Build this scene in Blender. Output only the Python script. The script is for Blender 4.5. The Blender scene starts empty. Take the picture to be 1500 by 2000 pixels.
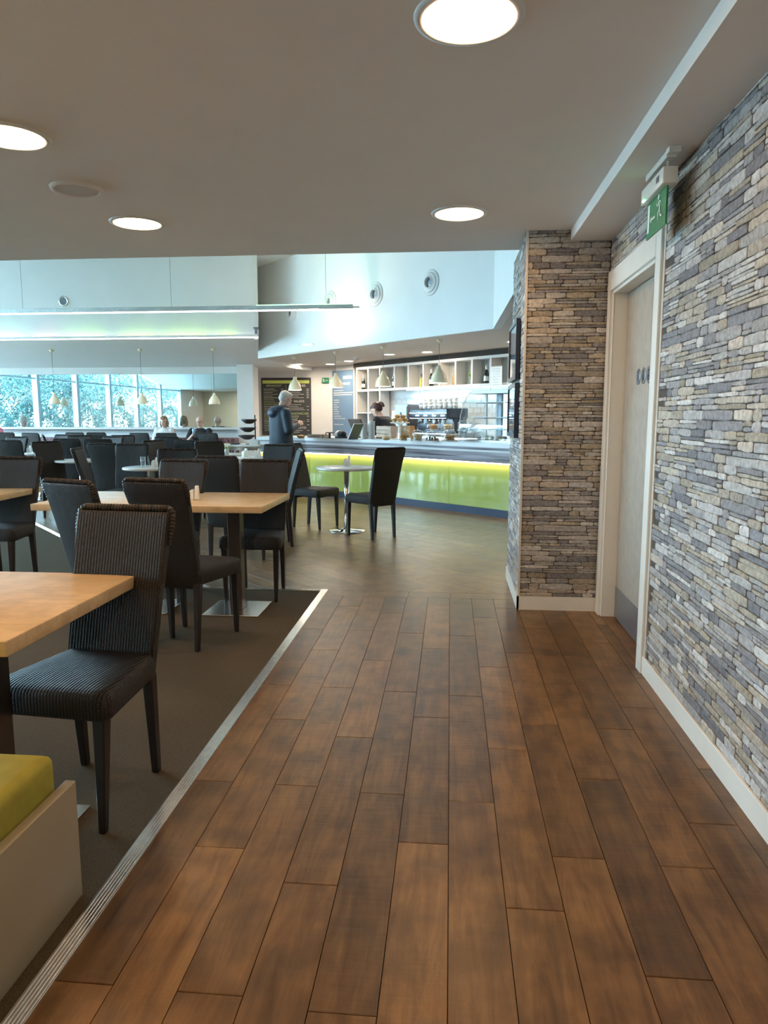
import bpy, bmesh, math, random
from mathutils import Vector, Matrix
R = math.radians
random.seed(7)
S = bpy.context.scene
C = S.collection

# ---------------------------------------------------------------- camera, sky, exposure
CAM_H = 1.35
PITCH, YAW = R(7.7286), R(5.2572)
cam = bpy.data.objects.new('camera', bpy.data.cameras.new('camera')); C.objects.link(cam)
cam.location = (0, 0, CAM_H); cam.rotation_euler = (R(90)-PITCH, 0, YAW)
cam.data.sensor_fit = 'VERTICAL'; cam.data.sensor_height = 36; cam.data.lens = 25.2
cam.data.clip_start = 0.02; cam.data.clip_end = 300
S.camera = cam
W = bpy.data.worlds.new('sky'); S.world = W; W.use_nodes = True
bg = W.node_tree.nodes['Background']; bg.inputs[0].default_value = (0.50, 0.79, 1.0, 1); bg.inputs[1].default_value = 18.0
S.view_settings.view_transform = 'Standard'; S.view_settings.look = 'None'
S.view_settings.exposure = 1.54; S.view_settings.gamma = 1.0
S.view_settings.use_curve_mapping = False
DOWNLIGHT_POWER = 22.0
LINEAR_POWER = 4.0
# daylight portals: they only guide the sky's light through the glazing
def portal(name, loc, rot, sx, sy):
    l = bpy.data.lights.new(name, 'AREA'); l.shape = 'RECTANGLE'; l.size = sx; l.size_y = sy
    l.cycles.is_portal = True
    o = bpy.data.objects.new(name, l); o.location = loc; o.rotation_euler = rot; C.objects.link(o)
portal('window_portal', (-14.25, 5.6, 2.2), (0, R(-90), 0), 4.2, 21.4)

# ---------------------------------------------------------------- measuring helpers (photo taken as 1500 x 2000)
def ray(x, y):
    cx, cy = (x-750)/1400, -(y-1000)/1400
    f = math.cos(PITCH)+cy*math.sin(PITCH); u = -math.sin(PITCH)+cy*math.cos(PITCH)
    return (cx*math.cos(YAW)-f*math.sin(YAW), cx*math.sin(YAW)+f*math.cos(YAW), u)
def P(x, y, z=0.0):
    d = ray(x, y); t = (z-CAM_H)/d[2]; return Vector((d[0]*t, d[1]*t, z))
def AY(x, y, Y):
    d = ray(x, y); t = Y/d[1]; return Vector((d[0]*t, Y, CAM_H+d[2]*t))
def AL(x, y, A, B):          # on the vertical plane through ground points A, B
    d = ray(x, y); nx, ny = -(B[1]-A[1]), (B[0]-A[0])
    t = (A[0]*nx+A[1]*ny)/(d[0]*nx+d[1]*ny); return Vector((d[0]*t, d[1]*t, CAM_H+d[2]*t))

# ---------------------------------------------------------------- materials
def nt(name):
    m = bpy.data.materials.new(name); m.use_nodes = True
    return m, m.node_tree.nodes, m.node_tree.links, m.node_tree.nodes['Principled BSDF']
def mat(name, col, rough=0.5, metal=0.0, spec=0.5, noise=0.0, scale=8.0, bump=0.0, bscale=200.0, emit=None, es=0, coat=0.0, stretch=(1,1,1)):
    m, n, l, b = nt(name)
    b.inputs['Base Color'].default_value = (*col, 1); b.inputs['Roughness'].default_value = rough
    b.inputs['Metallic'].default_value = metal; b.inputs['Specular IOR Level'].default_value = spec
    b.inputs['Coat Weight'].default_value = coat
    tc = n.new('ShaderNodeTexCoord'); mp = n.new('ShaderNodeMapping'); mp.inputs['Scale'].default_value = stretch
    l.new(tc.outputs['Object'], mp.inputs[0])
    if noise:
        t = n.new('ShaderNodeTexNoise'); t.inputs['Scale'].default_value = scale; t.inputs['Detail'].default_value = 6
        l.new(mp.outputs[0], t.inputs['Vector'])
        r = n.new('ShaderNodeMapRange'); r.inputs[3].default_value = 1-noise; r.inputs[4].default_value = 1+noise
        r.inputs[1].default_value = .3; r.inputs[2].default_value = .7
        l.new(t.outputs[0], r.inputs[0])
        x = n.new('ShaderNodeMix'); x.data_type = 'RGBA'; x.blend_type = 'MULTIPLY'; x.inputs[0].default_value = 1
        x.inputs[6].default_value = (*col, 1); l.new(r.outputs[0], x.inputs[7]); l.new(x.outputs[2], b.inputs['Base Color'])
    if bump:
        t = n.new('ShaderNodeTexNoise'); t.inputs['Scale'].default_value = bscale; t.inputs['Detail'].default_value = 3
        l.new(mp.outputs[0], t.inputs['Vector'])
        bp = n.new('ShaderNodeBump'); bp.inputs['Strength'].default_value = bump; bp.inputs['Distance'].default_value = .003
        l.new(t.outputs[0], bp.inputs['Height']); l.new(bp.outputs[0], b.inputs['Normal'])
    if emit:
        b.inputs['Emission Color'].default_value = (*emit, 1); b.inputs['Emission Strength'].default_value = es
    return m
def glass(name, tint=(1,1,1), gloss=0.06, rough=0.0):
    m = bpy.data.materials.new(name); m.use_nodes = True; n = m.node_tree.nodes; l = m.node_tree.links; n.clear()
    o = n.new('ShaderNodeOutputMaterial'); t = n.new('ShaderNodeBsdfTransparent'); t.inputs[0].default_value = (*tint, 1)
    g = n.new('ShaderNodeBsdfGlossy'); g.inputs['Roughness'].default_value = rough
    lw = n.new('ShaderNodeLayerWeight'); lw.inputs[0].default_value = .5
    pw = n.new('ShaderNodeMath'); pw.operation = 'POWER'; pw.inputs[1].default_value = 5; l.new(lw.outputs['Facing'], pw.inputs[0])
    ad = n.new('ShaderNodeMath'); ad.operation = 'MULTIPLY_ADD'; ad.inputs[1].default_value = .9; ad.inputs[2].default_value = gloss; ad.use_clamp = True; l.new(pw.outputs[0], ad.inputs[0])
    x = n.new('ShaderNodeMixShader'); l.new(ad.outputs[0], x.inputs[0]); l.new(t.outputs[0], x.inputs[1]); l.new(g.outputs[0], x.inputs[2])
    l.new(x.outputs[0], o.inputs[0]); return m
def wood(name, c1, c2, c3, rough=0.35, axis=1, per=True, scratch=0.0, scale=1.0, bump=.25, rot=0.0, blot=.62):
    m, n, l, b = nt(name)
    tc = n.new('ShaderNodeTexCoord'); oi = n.new('ShaderNodeObjectInfo'); ge = n.new('ShaderNodeNewGeometry')
    rnd = n.new('ShaderNodeMath'); rnd.operation = 'ADD'; l.new(oi.outputs['Random'], rnd.inputs[0]); l.new(ge.outputs['Random Per Island'], rnd.inputs[1])
    fr = n.new('ShaderNodeMath'); fr.operation = 'FRACT'; l.new(rnd.outputs[0], fr.inputs[0])
    wn = n.new('ShaderNodeTexWhiteNoise'); wn.noise_dimensions = '1D'; l.new(fr.outputs[0], wn.inputs['W'])
    mr = n.new('ShaderNodeMapping'); mr.inputs['Rotation'].default_value = (0, 0, rot); l.new(tc.outputs['Object'], mr.inputs[0])
    add = n.new('ShaderNodeVectorMath'); add.operation = 'MULTIPLY_ADD'; l.new(wn.outputs['Color'], add.inputs[0]); add.inputs[1].default_value = (37, 41, 23); l.new(mr.outputs[0], add.inputs[2])
    mp = n.new('ShaderNodeMapping'); sc = [14*scale]*3; sc[axis] = 1.6*scale; mp.inputs['Scale'].default_value = sc
    l.new(add.outputs[0], mp.inputs[0])
    t = n.new('ShaderNodeTexNoise'); t.inputs['Scale'].default_value = 1; t.inputs['Detail'].default_value = 9; t.inputs['Roughness'].default_value = .70; t.inputs['Distortion'].default_value = .6
    l.new(mp.outputs[0], t.inputs['Vector'])
    cr = n.new('ShaderNodeValToRGB'); e = cr.color_ramp.elements; e[0].position = .3; e[0].color = (*c1, 1); e[1].position = .72; e[1].color = (*c3, 1)
    k = cr.color_ramp.elements.new(.5); k.color = (*c2, 1); l.new(t.outputs[0], cr.inputs[0])
    # broad blotches
    t2 = n.new('ShaderNodeTexNoise'); t2.inputs['Scale'].default_value = 4.5*scale; t2.inputs['Detail'].default_value = 2; l.new(add.outputs[0], t2.inputs['Vector'])
    r2 = n.new('ShaderNodeMapRange'); r2.inputs[1].default_value = .3; r2.inputs[2].default_value = .62; r2.inputs[3].default_value = blot; r2.inputs[4].default_value = 1.1; l.new(t2.outputs[0], r2.inputs[0])
    rp = n.new('ShaderNodeMapRange'); rp.inputs[3].default_value = .72 if per else 1; rp.inputs[4].default_value = 1.3 if per else 1; l.new(wn.outputs['Value'], rp.inputs[0])
    mm = n.new('ShaderNodeMath'); mm.operation = 'MULTIPLY'; l.new(r2.outputs[0], mm.inputs[0]); l.new(rp.outputs[0], mm.inputs[1])
    x = n.new('ShaderNodeMix'); x.data_type = 'RGBA'; x.blend_type = 'MULTIPLY'; x.inputs[0].default_value = 1; l.new(cr.outputs[0], x.inputs[6]); l.new(mm.outputs[0], x.inputs[7])
    l.new(x.outputs[2], b.inputs['Base Color'])
    b.inputs['Roughness'].default_value = rough
    rr = n.new('ShaderNodeMapRange'); rr.inputs[3].default_value = rough-.08; rr.inputs[4].default_value = rough+.12; l.new(t.outputs[0], rr.inputs[0]); l.new(rr.outputs[0], b.inputs['Roughness'])
    bp = n.new('ShaderNodeBump'); bp.inputs['Strength'].default_value = bump; bp.inputs['Distance'].default_value = .002
    if scratch:   # hand-scraped ripples across the boards
        mp3 = n.new('ShaderNodeMapping'); s3 = [9]*3; s3[axis] = 55; mp3.inputs['Scale'].default_value = s3; l.new(add.outputs[0], mp3.inputs[0])
        t3 = n.new('ShaderNodeTexNoise'); t3.inputs['Scale'].default_value = 1; t3.inputs['Detail'].default_value = 1; l.new(mp3.outputs[0], t3.inputs['Vector'])
        ma = n.new('ShaderNodeMath'); ma.operation = 'MULTIPLY_ADD'; ma.inputs[1].default_value = scratch; l.new(t3.outputs[0], ma.inputs[0]); l.new(t.outputs[0], ma.inputs[2])
        l.new(ma.outputs[0], bp.inputs['Height'])
    else: l.new(t.outputs[0], bp.inputs['Height'])
    l.new(bp.outputs[0], b.inputs['Normal'])
    return m
def weave(name, c1, c2):
    m, n, l, b = nt(name)
    tc = n.new('ShaderNodeTexCoord'); sp = n.new('ShaderNodeSeparateXYZ'); l.new(tc.outputs['UV'], sp.inputs[0])
    def M(op, a, bb=None, c=None):
        q = n.new('ShaderNodeMath'); q.operation = op
        for i, v in enumerate((a, bb, c)):
            if v is None: continue
            if isinstance(v, (int, float)): q.inputs[i].default_value = v
            else: l.new(v, q.inputs[i])
        return q.outputs[0]
    u = M('MULTIPLY', sp.outputs[0], 1/0.0115); v = M('MULTIPLY', sp.outputs[1], 1/0.0065)
    col = M('FLOOR', u); par = M('MULTIPLY', M('MODULO', col, 2), .5)
    rib = M('ABSOLUTE', M('SINE', M('MULTIPLY', u, math.pi)))
    strand = M('ABSOLUTE', M('SINE', M('MULTIPLY', M('ADD', v, par), math.pi)))
    h = M('ADD', M('MULTIPLY', rib, .62), M('MULTIPLY', M('MULTIPLY', rib, strand), .5))
    cr = n.new('ShaderNodeValToRGB'); e = cr.color_ramp.elements; e[0].position = .25; e[0].color = (*c1, 1); e[1].position = 1.0; e[1].color = (*c2, 1); l.new(h, cr.inputs[0])
    l.new(cr.outputs[0], b.inputs['Base Color']); b.inputs['Roughness'].default_value = .5; b.inputs['Specular IOR Level'].default_value = .4
    bp = n.new('ShaderNodeBump'); bp.inputs['Strength'].default_value = .9; bp.inputs['Distance'].default_value = .004; l.new(h, bp.inputs['Height']); l.new(bp.outputs[0], b.inputs['Normal'])
    return m
def attr_mat(name, rough=.8, bump=.4, nscale=60, var=.35):
    m, n, l, b = nt(name)
    a = n.new('ShaderNodeAttribute'); a.attribute_name = 'col'
    tc = n.new('ShaderNodeTexCoord'); t = n.new('ShaderNodeTexNoise'); t.inputs['Scale'].default_value = nscale; t.inputs['Detail'].default_value = 5
    l.new(tc.outputs['Object'], t.inputs['Vector'])
    r = n.new('ShaderNodeMapRange'); r.inputs[1].default_value = .3; r.inputs[2].default_value = .7; r.inputs[3].default_value = 1-var; r.inputs[4].default_value = 1+var; l.new(t.outputs[0], r.inputs[0])
    x = n.new('ShaderNodeMix'); x.data_type = 'RGBA'; x.blend_type = 'MULTIPLY'; x.inputs[0].default_value = 1; l.new(a.outputs['Color'], x.inputs[6]); l.new(r.outputs[0], x.inputs[7])
    l.new(x.outputs[2], b.inputs['Base Color']); b.inputs['Roughness'].default_value = rough; b.inputs['Specular IOR Level'].default_value = .25
    bp = n.new('ShaderNodeBump'); bp.inputs['Strength'].default_value = bump; bp.inputs['Distance'].default_value = .003; l.new(t.outputs[0], bp.inputs['Height']); l.new(bp.outputs[0], b.inputs['Normal'])
    return m
WHITE = mat('white_paint', (.76, .76, .755), .6, noise=.02, scale=2, bump=.05)
CEIL = mat('ceiling_paint', (.84, .79, .75), .8, noise=.02, scale=2)
BEIGE = mat('beige_paint', (.72, .62, .45), .7, noise=.02)
GLOSSW = mat('white_gloss', (.78, .77, .72), .3, noise=.02)
DOORW = wood('door_oak', (.33, .28, .23), (.36, .31, .25), (.39, .33, .27), rough=.45, axis=2, per=False, scale=3, bump=.05, blot=.94)
OAK = wood('table_oak', (.54, .38, .20), (.62, .45, .25), (.70, .53, .32), rough=.30, axis=0, per=False, scale=3.2, bump=.06, blot=.90)
FLOORW = wood('floor_boards', (.085, .042, .014), (.160, .082, .028), (.235, .128, .046), rough=.33, axis=1, scratch=.8, bump=.45, scale=1.7)
FLOORD = wood('floor_boards_diagonal', (.085, .042, .014), (.160, .082, .028), (.235, .128, .046), rough=.33, axis=1, scratch=.8, bump=.45, scale=1.7, rot=R(-45))
UNDER = mat('floor_underlay', (.02, .012, .008), .9)
CARPET = mat('carpet_pile', (.088, .070, .046), .98, spec=.05, noise=.35, scale=260, bump=1.0, bscale=420)
STEEL = mat('brushed_steel', (.62, .62, .60), .25, metal=1, noise=.08, scale=30, stretch=(1, 20, 1))
TRIMM = mat('ribbed_aluminium', (.85, .83, .80), .24, metal=1, noise=.06, scale=40)
CHROME = mat('polished_steel', (.75, .75, .75), .08, metal=1)
KICK = mat('kick_plate_steel', (.30, .32, .35), .35, metal=.8, noise=.04, scale=12)
WEAVE = weave('black_brown_weave', (.004, .003, .003), (.028, .019, .014))
LEG = mat('dark_stained_legs', (.016, .010, .009), .38, noise=.3, scale=20)
STONE = attr_mat('stone_faces', .85, .3, 55, .28)
MORTAR = mat('stone_joints', (.075, .066, .057), .95, noise=.3, scale=40)
LIME = mat('lime_cushion', (.34, .31, .04), .75, noise=.12, scale=14, bump=.2, bscale=500)
BENCHW = mat('bench_cream_laminate', (.36, .31, .22), .5, noise=.04, scale=5)
GREENG = mat('lime_back_painted_glass', (.50, .60, .15), .05, coat=.6)
NAVY = mat('navy_plinth', (.030, .050, .105), .4)
TOPW = mat('white_solid_surface', (.92, .93, .94), .18)
def stripes(name, cols):
    m, n, l, b = nt(name)
    tc = n.new('ShaderNodeTexCoord'); mp = n.new('ShaderNodeMapping'); mp.inputs['Scale'].default_value = (.7, .7, 26); l.new(tc.outputs['Object'], mp.inputs[0])
    t = n.new('ShaderNodeTexNoise'); t.inputs['Scale'].default_value = 1.3; t.inputs['Detail'].default_value = 4; l.new(mp.outputs[0], t.inputs['Vector'])
    cr = n.new('ShaderNodeValToRGB'); e = cr.color_ramp.elements; e[0].position = .35; e[0].color = (*cols[0], 1); e[1].position = .65; e[1].color = (*cols[1], 1)
    l.new(t.outputs[0], cr.inputs[0]); l.new(cr.outputs[0], b.inputs['Base Color']); b.inputs['Roughness'].default_value = .15; return m
STRIPE = stripes('striped_timber_laminate', ((.16, .15, .18), (.66, .66, .74)))
SIGNG = mat('sign_green', (.015, .23, .10), .3)
SIGNW = mat('sign_white', (.8, .9, .84), .4)
BLACKP = mat('black_plastic', (.012, .012, .014), .35)
GREYM = mat('grey_metal', (.18, .20, .23), .35, metal=.5)
DARKG = mat('menu_board_grey', (.045, .047, .050), .6)
LIMEP = mat('menu_lime_band', (.62, .72, .16), .5)
MENUW = mat('menu_print_white', (.75, .75, .70), .6)
MENUG = mat('menu_print_lime', (.50, .58, .22), .6)
BLUEB = mat('blue_grey_board', (.16, .27, .42), .5)
CREAM = mat('cream_enamel', (.82, .74, .54), .15, coat=.5)
PAPER = mat('paper', (.80, .79, .76), .8)
GLASS = glass('window_glass', (.97, .99, .99), .05)
CLEAR = glass('clear_acrylic', (.93, .96, .97), .10, .02)
MIRROR = mat('mirror_silver', (.78, .88, .90), .0, metal=1)
TILE = mat('white_glazed_tile', (.78, .80, .80), .12)
FRAMEB = mat('pale_blue_window_frame', (.45, .62, .72), .4)
NICHE = mat('niche_back', (.42, .46, .44), .7)
SHELFW = mat('shelf_white', (.70, .68, .66), .5)
SKIN = mat('skin', (.55, .33, .25), .55, noise=.06, scale=20)
SKINP = mat('fair_skin', (.62, .40, .32), .55, noise=.06, scale=20)
CERAM = mat('white_ceramic', (.80, .80, .78), .15)
CRUST = mat('pastry_crust', (.52, .25, .07), .6, noise=.35, scale=40, bump=.5, bscale=120)
SPONGE = mat('pale_sponge', (.70, .52, .28), .8, noise=.2, scale=50, bump=.5, bscale=120)
CHOC = mat('chocolate_slices', (.20, .09, .05), .6, noise=.35, scale=40, bump=.5, bscale=120)
BOTTLEG = mat('dark_green_bottle', (.010, .022, .012), .06, coat=.5)
FOIL = mat('silver_foil', (.7, .7, .7), .3, metal=.8)
AMBER = mat('amber_spirit', (.45, .18, .02), .08)
OIL = mat('yellow_oil', (.55, .45, .04), .08)
LIMEF = mat('lime_fruit', (.35, .55, .06), .35)
KRAFT = mat('brown_kraft', (.42, .22, .08), .7)
PINE = wood('pale_pine', (.48, .40, .33), (.55, .47, .38), (.62, .54, .45), rough=.6, axis=0, per=False, bump=.1)
WARM = (1.0, .62, .32)
LAMPW = mat('downlight_diffuser', (.9, .9, .9), .5, emit=WARM, es=DOWNLIGHT_POWER)
LAMPK = mat('counter_downlight_diffuser', (.9, .9, .9), .5, emit=(1, .82, .62), es=DOWNLIGHT_POWER*4)
TUBE = mat('linear_light_diffuser', (.9, .9, .9), .5, emit=(.95, .97, 1.0), es=LINEAR_POWER)
COVEL = mat('warm_strip_light', (.9, .9, .9), .5, emit=(1, .72, .38), es=7)

# ---------------------------------------------------------------- mesh builder
class MB:
    def __init__(s): s.v = []; s.f = []; s.mi = []; s.cols = []; s.sm = []; s.mats = []
    def m(s, mt):
        if mt not in s.mats: s.mats.append(mt)
        return s.mats.index(mt)
    def add(s, vs, fs, mt, M=None, smooth=False, col=None):
        o = len(s.v); i = s.m(mt)
        s.v += [tuple(M @ Vector(p)) if M else tuple(p) for p in vs]
        for f in fs: s.f.append([a+o for a in f]); s.mi.append(i); s.sm.append(smooth); s.cols.append(col)
        return s
    def box(s, a, b, mt, M=None, col=None):
        x0, y0, z0 = a; x1, y1, z1 = b
        return s.add([(x0,y0,z0),(x1,y0,z0),(x1,y1,z0),(x0,y1,z0),(x0,y0,z1),(x1,y0,z1),(x1,y1,z1),(x0,y1,z1)],
            [(0,3,2,1),(4,5,6,7),(0,1,5,4),(1,2,6,5),(2,3,7,6),(3,0,4,7)], mt, M, False, col)
    def frus(s, c0, h0, c1, h1, mt, M=None):   # tapered square bar between centres c0, c1 with half sizes h0, h1 (x, y)
        vs = []
        for c, h in ((c0, h0), (c1, h1)):
            vs += [(c[0]-h[0], c[1]-h[1], c[2]), (c[0]+h[0], c[1]-h[1], c[2]), (c[0]+h[0], c[1]+h[1], c[2]), (c[0]-h[0], c[1]+h[1], c[2])]
        return s.add(vs, [(0,3,2,1),(4,5,6,7),(0,1,5,4),(1,2,6,5),(2,3,7,6),(3,0,4,7)], mt, M)
    def lathe(s, prof, mt, n=24, M=None, smooth=True, ax=(0,0), ell=1.0, cap=True):
        vs = []; fs = []
        for r, z in prof:
            for k in range(n):
                a = 2*math.pi*k/n; vs.append((ax[0]+r*math.cos(a), ax[1]+r*math.sin(a)*ell, z))
        for i in range(len(prof)-1):
            for k in range(n):
                q = (k+1) % n; fs.append((i*n+k, i*n+q, (i+1)*n+q, (i+1)*n+k))
        s.add(vs, fs, mt, M, smooth)
        if cap:
            o = len(s.v)-len(vs); i = s.m(mt)
            for base, rev in ((0, True), ((len(prof)-1)*n, False)):
                if prof[0 if base == 0 else -1][0] > 1e-4:
                    f = [o+base+k for k in range(n)]; s.f.append(f[::-1] if rev else f); s.mi.append(i); s.sm.append(False); s.cols.append(None)
        return s
    def tube(s, pts, r, mt, n=8, M=None, cap=True):
        pts = [Vector(p) for p in pts]; rs = r if isinstance(r, (list, tuple)) else [r]*len(pts)
        vs = []; fs = []; up = None
        for i, p in enumerate(pts):
            d = (pts[min(i+1, len(pts)-1)]-pts[max(i-1, 0)]).normalized()
            if up is None: up = d.orthogonal().normalized()
            up = (up-d*up.dot(d)).normalized(); w = d.cross(up)
            for k in range(n):
                a = 2*math.pi*k/n; vs.append(p+(up*math.cos(a)+w*math.sin(a))*rs[i])
        for i in range(len(pts)-1):
            for k in range(n):
                q = (k+1) % n; fs.append((i*n+k, i*n+q, (i+1)*n+q, (i+1)*n+k))
        if cap: fs.append(tuple(range(n))[::-1]); fs.append(tuple((len(pts)-1)*n+k for k in range(n)))
        return s.add(vs, fs, mt, M, True)
    def prism(s, poly, z0, z1, mt, M=None):
        n = len(poly); z1s = z1 if isinstance(z1, (list, tuple)) else [z1]*n; z0s = z0 if isinstance(z0, (list, tuple)) else [z0]*n
        vs = [(x, y, z0s[i]) for i, (x, y) in enumerate(poly)]+[(x, y, z1s[i]) for i, (x, y) in enumerate(poly)]
        fs = [tuple(range(n))[::-1], tuple(range(n, 2*n))]+[(i, (i+1) % n, n+(i+1) % n, n+i) for i in range(n)]
        return s.add(vs, fs, mt, M)
    def ell(s, c, r, mt, n=12, k=8, M=None):
        vs = []; fs = []
        for i in range(1, k):
            t = math.pi*i/k
            for j in range(n):
                a = 2*math.pi*j/n; vs.append((c[0]+r[0]*math.sin(t)*math.cos(a), c[1]+r[1]*math.sin(t)*math.sin(a), c[2]+r[2]*math.cos(t)))
        for i in range(k-2):
            for j in range(n):
                q = (j+1) % n; fs.append((i*n+j, (i+1)*n+j, (i+1)*n+q, i*n+q))
        t = len(vs); vs += [(c[0], c[1], c[2]+r[2]), (c[0], c[1], c[2]-r[2])]
        for j in range(n):
            q = (j+1) % n; fs.append((t, j, q)); fs.append((t+1, (k-2)*n+q, (k-2)*n+j))
        return s.add(vs, fs, mt, M, True)
    def mesh(s, name, bevel=0, seg=2, uv=None):
        me = bpy.data.meshes.new(name); me.from_pydata([tuple(p) for p in s.v], [], s.f)
        for mt in s.mats: me.materials.append(mt)
        me.polygons.foreach_set('material_index', s.mi); me.polygons.foreach_set('use_smooth', s.sm)
        if any(c is not None for c in s.cols):
            a = me.color_attributes.new('col', 'FLOAT_COLOR', 'CORNER'); dat = []
            for f, c in zip(s.f, s.cols): dat += list((*(c or (.5, .5, .5)), 1))*len(f)
            a.data.foreach_set('color', dat)
        if bevel:
            bm = bmesh.new(); bm.from_mesh(me)
            bmesh.ops.remove_doubles(bm, verts=bm.verts, dist=1e-5)
            ed = [e for e in bm.edges if len(e.link_faces) == 2 and e.calc_face_angle(0) > .5]
            bmesh.ops.bevel(bm, geom=ed, offset=bevel, segments=seg, profile=.6, affect='EDGES', clamp_overlap=True)
            for f in bm.faces: f.smooth = seg > 1
            bm.to_mesh(me); bm.free()
        if uv:
            ul = me.uv_layers.new(name='UVMap')
            for p in me.polygons:
                for li in p.loop_indices: ul.data[li].uv = uv(me.vertices[me.loops[li].vertex_index].co, p.normal)
        me.update(); return me
    def build(s, name, parent=None, loc=(0,0,0), rz=0, bevel=0, seg=2, uv=None):
        return link(name, s.mesh(name, bevel, seg, uv), parent, loc, rz)
def link(name, me, parent=None, loc=(0,0,0), rz=0):
    o = bpy.data.objects.new(name, me); C.objects.link(o); o.location = loc; o.rotation_euler = (0, 0, rz)
    if parent: o.parent = parent
    return o
def thing(name, label, cat, loc=(0,0,0), rz=0, group=None):
    return tag(link(name, None, None, loc, rz), label, cat, group)
def tag(o, label, cat, group=None):
    o['label'] = label; o['category'] = cat
    if group: o['group'] = group
    return o
def struct(o): o['kind'] = 'structure'; return o
def copy_tree(o, parent=None):
    c = o.copy(); C.objects.link(c); c.parent = parent
    for ch in list(o.children): copy_tree(ch, c)
    return c
def bar(mb, A, B, t, z0, z1, mt, off=0.0):     # vertical slab on the ground line A-B, thickness t towards its left normal
    A = Vector(A[:2]); B = Vector(B[:2]); d = (B-A).normalized(); nn = Vector((-d.y, d.x)); a = A+nn*off; b = B+nn*off
    return mb.prism([tuple(a), tuple(b), tuple(b+nn*t), tuple(a+nn*t)], z0, z1, mt)
def text(name, s, size, M, mt, parent, align='LEFT'):
    cu = bpy.data.curves.new(name, 'FONT'); cu.body = s; cu.size = size; cu.extrude = .0008; cu.align_x = align
    cu.materials.append(mt); o = bpy.data.objects.new(name, cu); C.objects.link(o)
    me = bpy.data.meshes.new_from_object(o); bpy.data.objects.remove(o); me.materials.clear(); me.materials.append(mt)
    o = bpy.data.objects.new(name, me); C.objects.link(o); o.parent = parent; o.matrix_local = M; return o
# ================================================================ THE SHELL
ZC, ZB, ZH, ZS = 2.54, 2.47, 4.3, 2.5      # low ceiling, boxed edge, hall ceiling, counter soffit
XW = 1.03                                   # right wall
floor = struct(MB().box((-14.2,-8.2,-.12), (3.3,17.9,-.0095), UNDER).build('floor'))
def clip(poly, a, b, c):                    # keep a*x+b*y >= c
    out = []
    for i in range(len(poly)):
        p, q = poly[i], poly[(i+1) % len(poly)]; fp = a*p[0]+b*p[1]-c; fq = a*q[0]+b*q[1]-c
        if fp >= 0: out.append(p)
        if fp*fq < 0: t = fp/(fp-fq); out.append((p[0]+t*(q[0]-p[0]), p[1]+t*(q[1]-p[1])))
    return out
def plank_mb(poly, mb=None, mt=FLOORW):
    cx = sum(p[0] for p in poly)/len(poly); cy = sum(p[1] for p in poly)/len(poly); n = len(poly)
    def ins(p, d):
        v = Vector((p[0]-cx, p[1]-cy)); L = v.length
        return (cx+v.x*(1-d/max(L, .03)), cy+v.y*(1-d/max(L, .03)))
    mb = mb or MB(); top = [ins(p, .0022) for p in poly]
    vs = [(x, y, -.009) for x, y in poly]+[(x, y, -.0015) for x, y in poly]+[(x, y, 0) for x, y in top]
    fs = [tuple(range(2*n, 3*n))]+[(i, (i+1) % n, n+(i+1) % n, n+i) for i in range(n)]+[(n+i, n+(i+1) % n, 2*n+(i+1) % n, 2*n+i) for i in range(n)]
    return mb.add(vs, fs, mt)
def shrink(x0, y0, x1, y1, g=.0009): return [(x0+g, y0+g), (x1-g, y0+g), (x1-g, y1-g), (x0+g, y1-g)]
PWID, PLEN = .1592, .96
phase = {-1: 2.12, -2: 2.408, -3: 1.89, -4: 2.436, -5: 2.04, -6: 2.44, 0: 2.383, 1: 2.80, 2: 2.088, 3: 2.585, 4: 2.07, 5: 2.316, 6: 2.7}
planks = []
for k in range(-6, 7):
    x0, x1 = .010+k*PWID, .010+(k+1)*PWID; x0 = max(x0, -.945); x1 = min(x1, XW)
    if x1-x0 < .01: continue
    y = phase[k]-6*PLEN
    while y < 5.2:
        ya, yb = max(y, -1.5), min(y+PLEN, 5.21)
        if yb-ya > .02: planks.append(shrink(x0, ya, x1, yb))
        y += PLEN
for a, b in ((-.945, -.30), (-.30, .02), (.02, .50)): planks.append(shrink(a, 5.21, b, 5.372))
shared = {}
for p in planks:                                          # each board is an object of its own
    w, h = p[1][0]-p[0][0], p[2][1]-p[0][1]; key = (round(w, 3), round(h, 3)); c = ((p[0][0]+p[1][0])/2, (p[0][1]+p[2][1])/2)
    if key not in shared: shared[key] = plank_mb([(-w/2,-h/2),(w/2,-h/2),(w/2,h/2),(-w/2,h/2)]).mesh('plank')
    link('plank', shared[key], floor, (*c, 0))
# diagonal boards beyond the border strip
diag = []; ca, sa = math.cos(R(-45)), math.sin(R(-45))     # local x -> along the board
for i in range(-80, 80):
    for j in range(-14, 16):
        off = (i*37 % 100)/100*.95; lx, ly = j*.95+off, i*PWID
        q = [(lx+.001, ly+.001), (lx+.949, ly+.001), (lx+.949, ly+PWID-.001), (lx+.001, ly+PWID-.001)]
        poly = [(-1+a*ca-b*sa, 9+a*sa+b*ca) for a, b in q]
        for cl in ((0, 1, 5.376), (0, -1, -17.3), (-1, 0, -3.1), (1, 0, -13.9)): poly = clip(poly, *cl) if len(poly) > 2 else poly
        if len(poly) > 2: poly = clip(poly, .7265, .6872, .7265*-5.167+.6872*8.458+.03)
        if len(poly) > 2:
            cx = sum(p[0] for p in poly)/len(poly); cy = sum(p[1] for p in poly)/len(poly)
            if cx > .85 and cy < 5.9: continue
            diag.append((math.hypot(cx, cy), poly, cx, cy))
diag.sort(key=lambda t: t[0]+(0 if -3.5 < t[2] < 1 else 6))
nind = 300-len(planks)
for d, poly, cx, cy in diag[:nind]:
    plank_mb([(x-cx, y-cy) for x, y in poly], mt=FLOORD).build('plank', floor, (cx, cy, 0))
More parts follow.
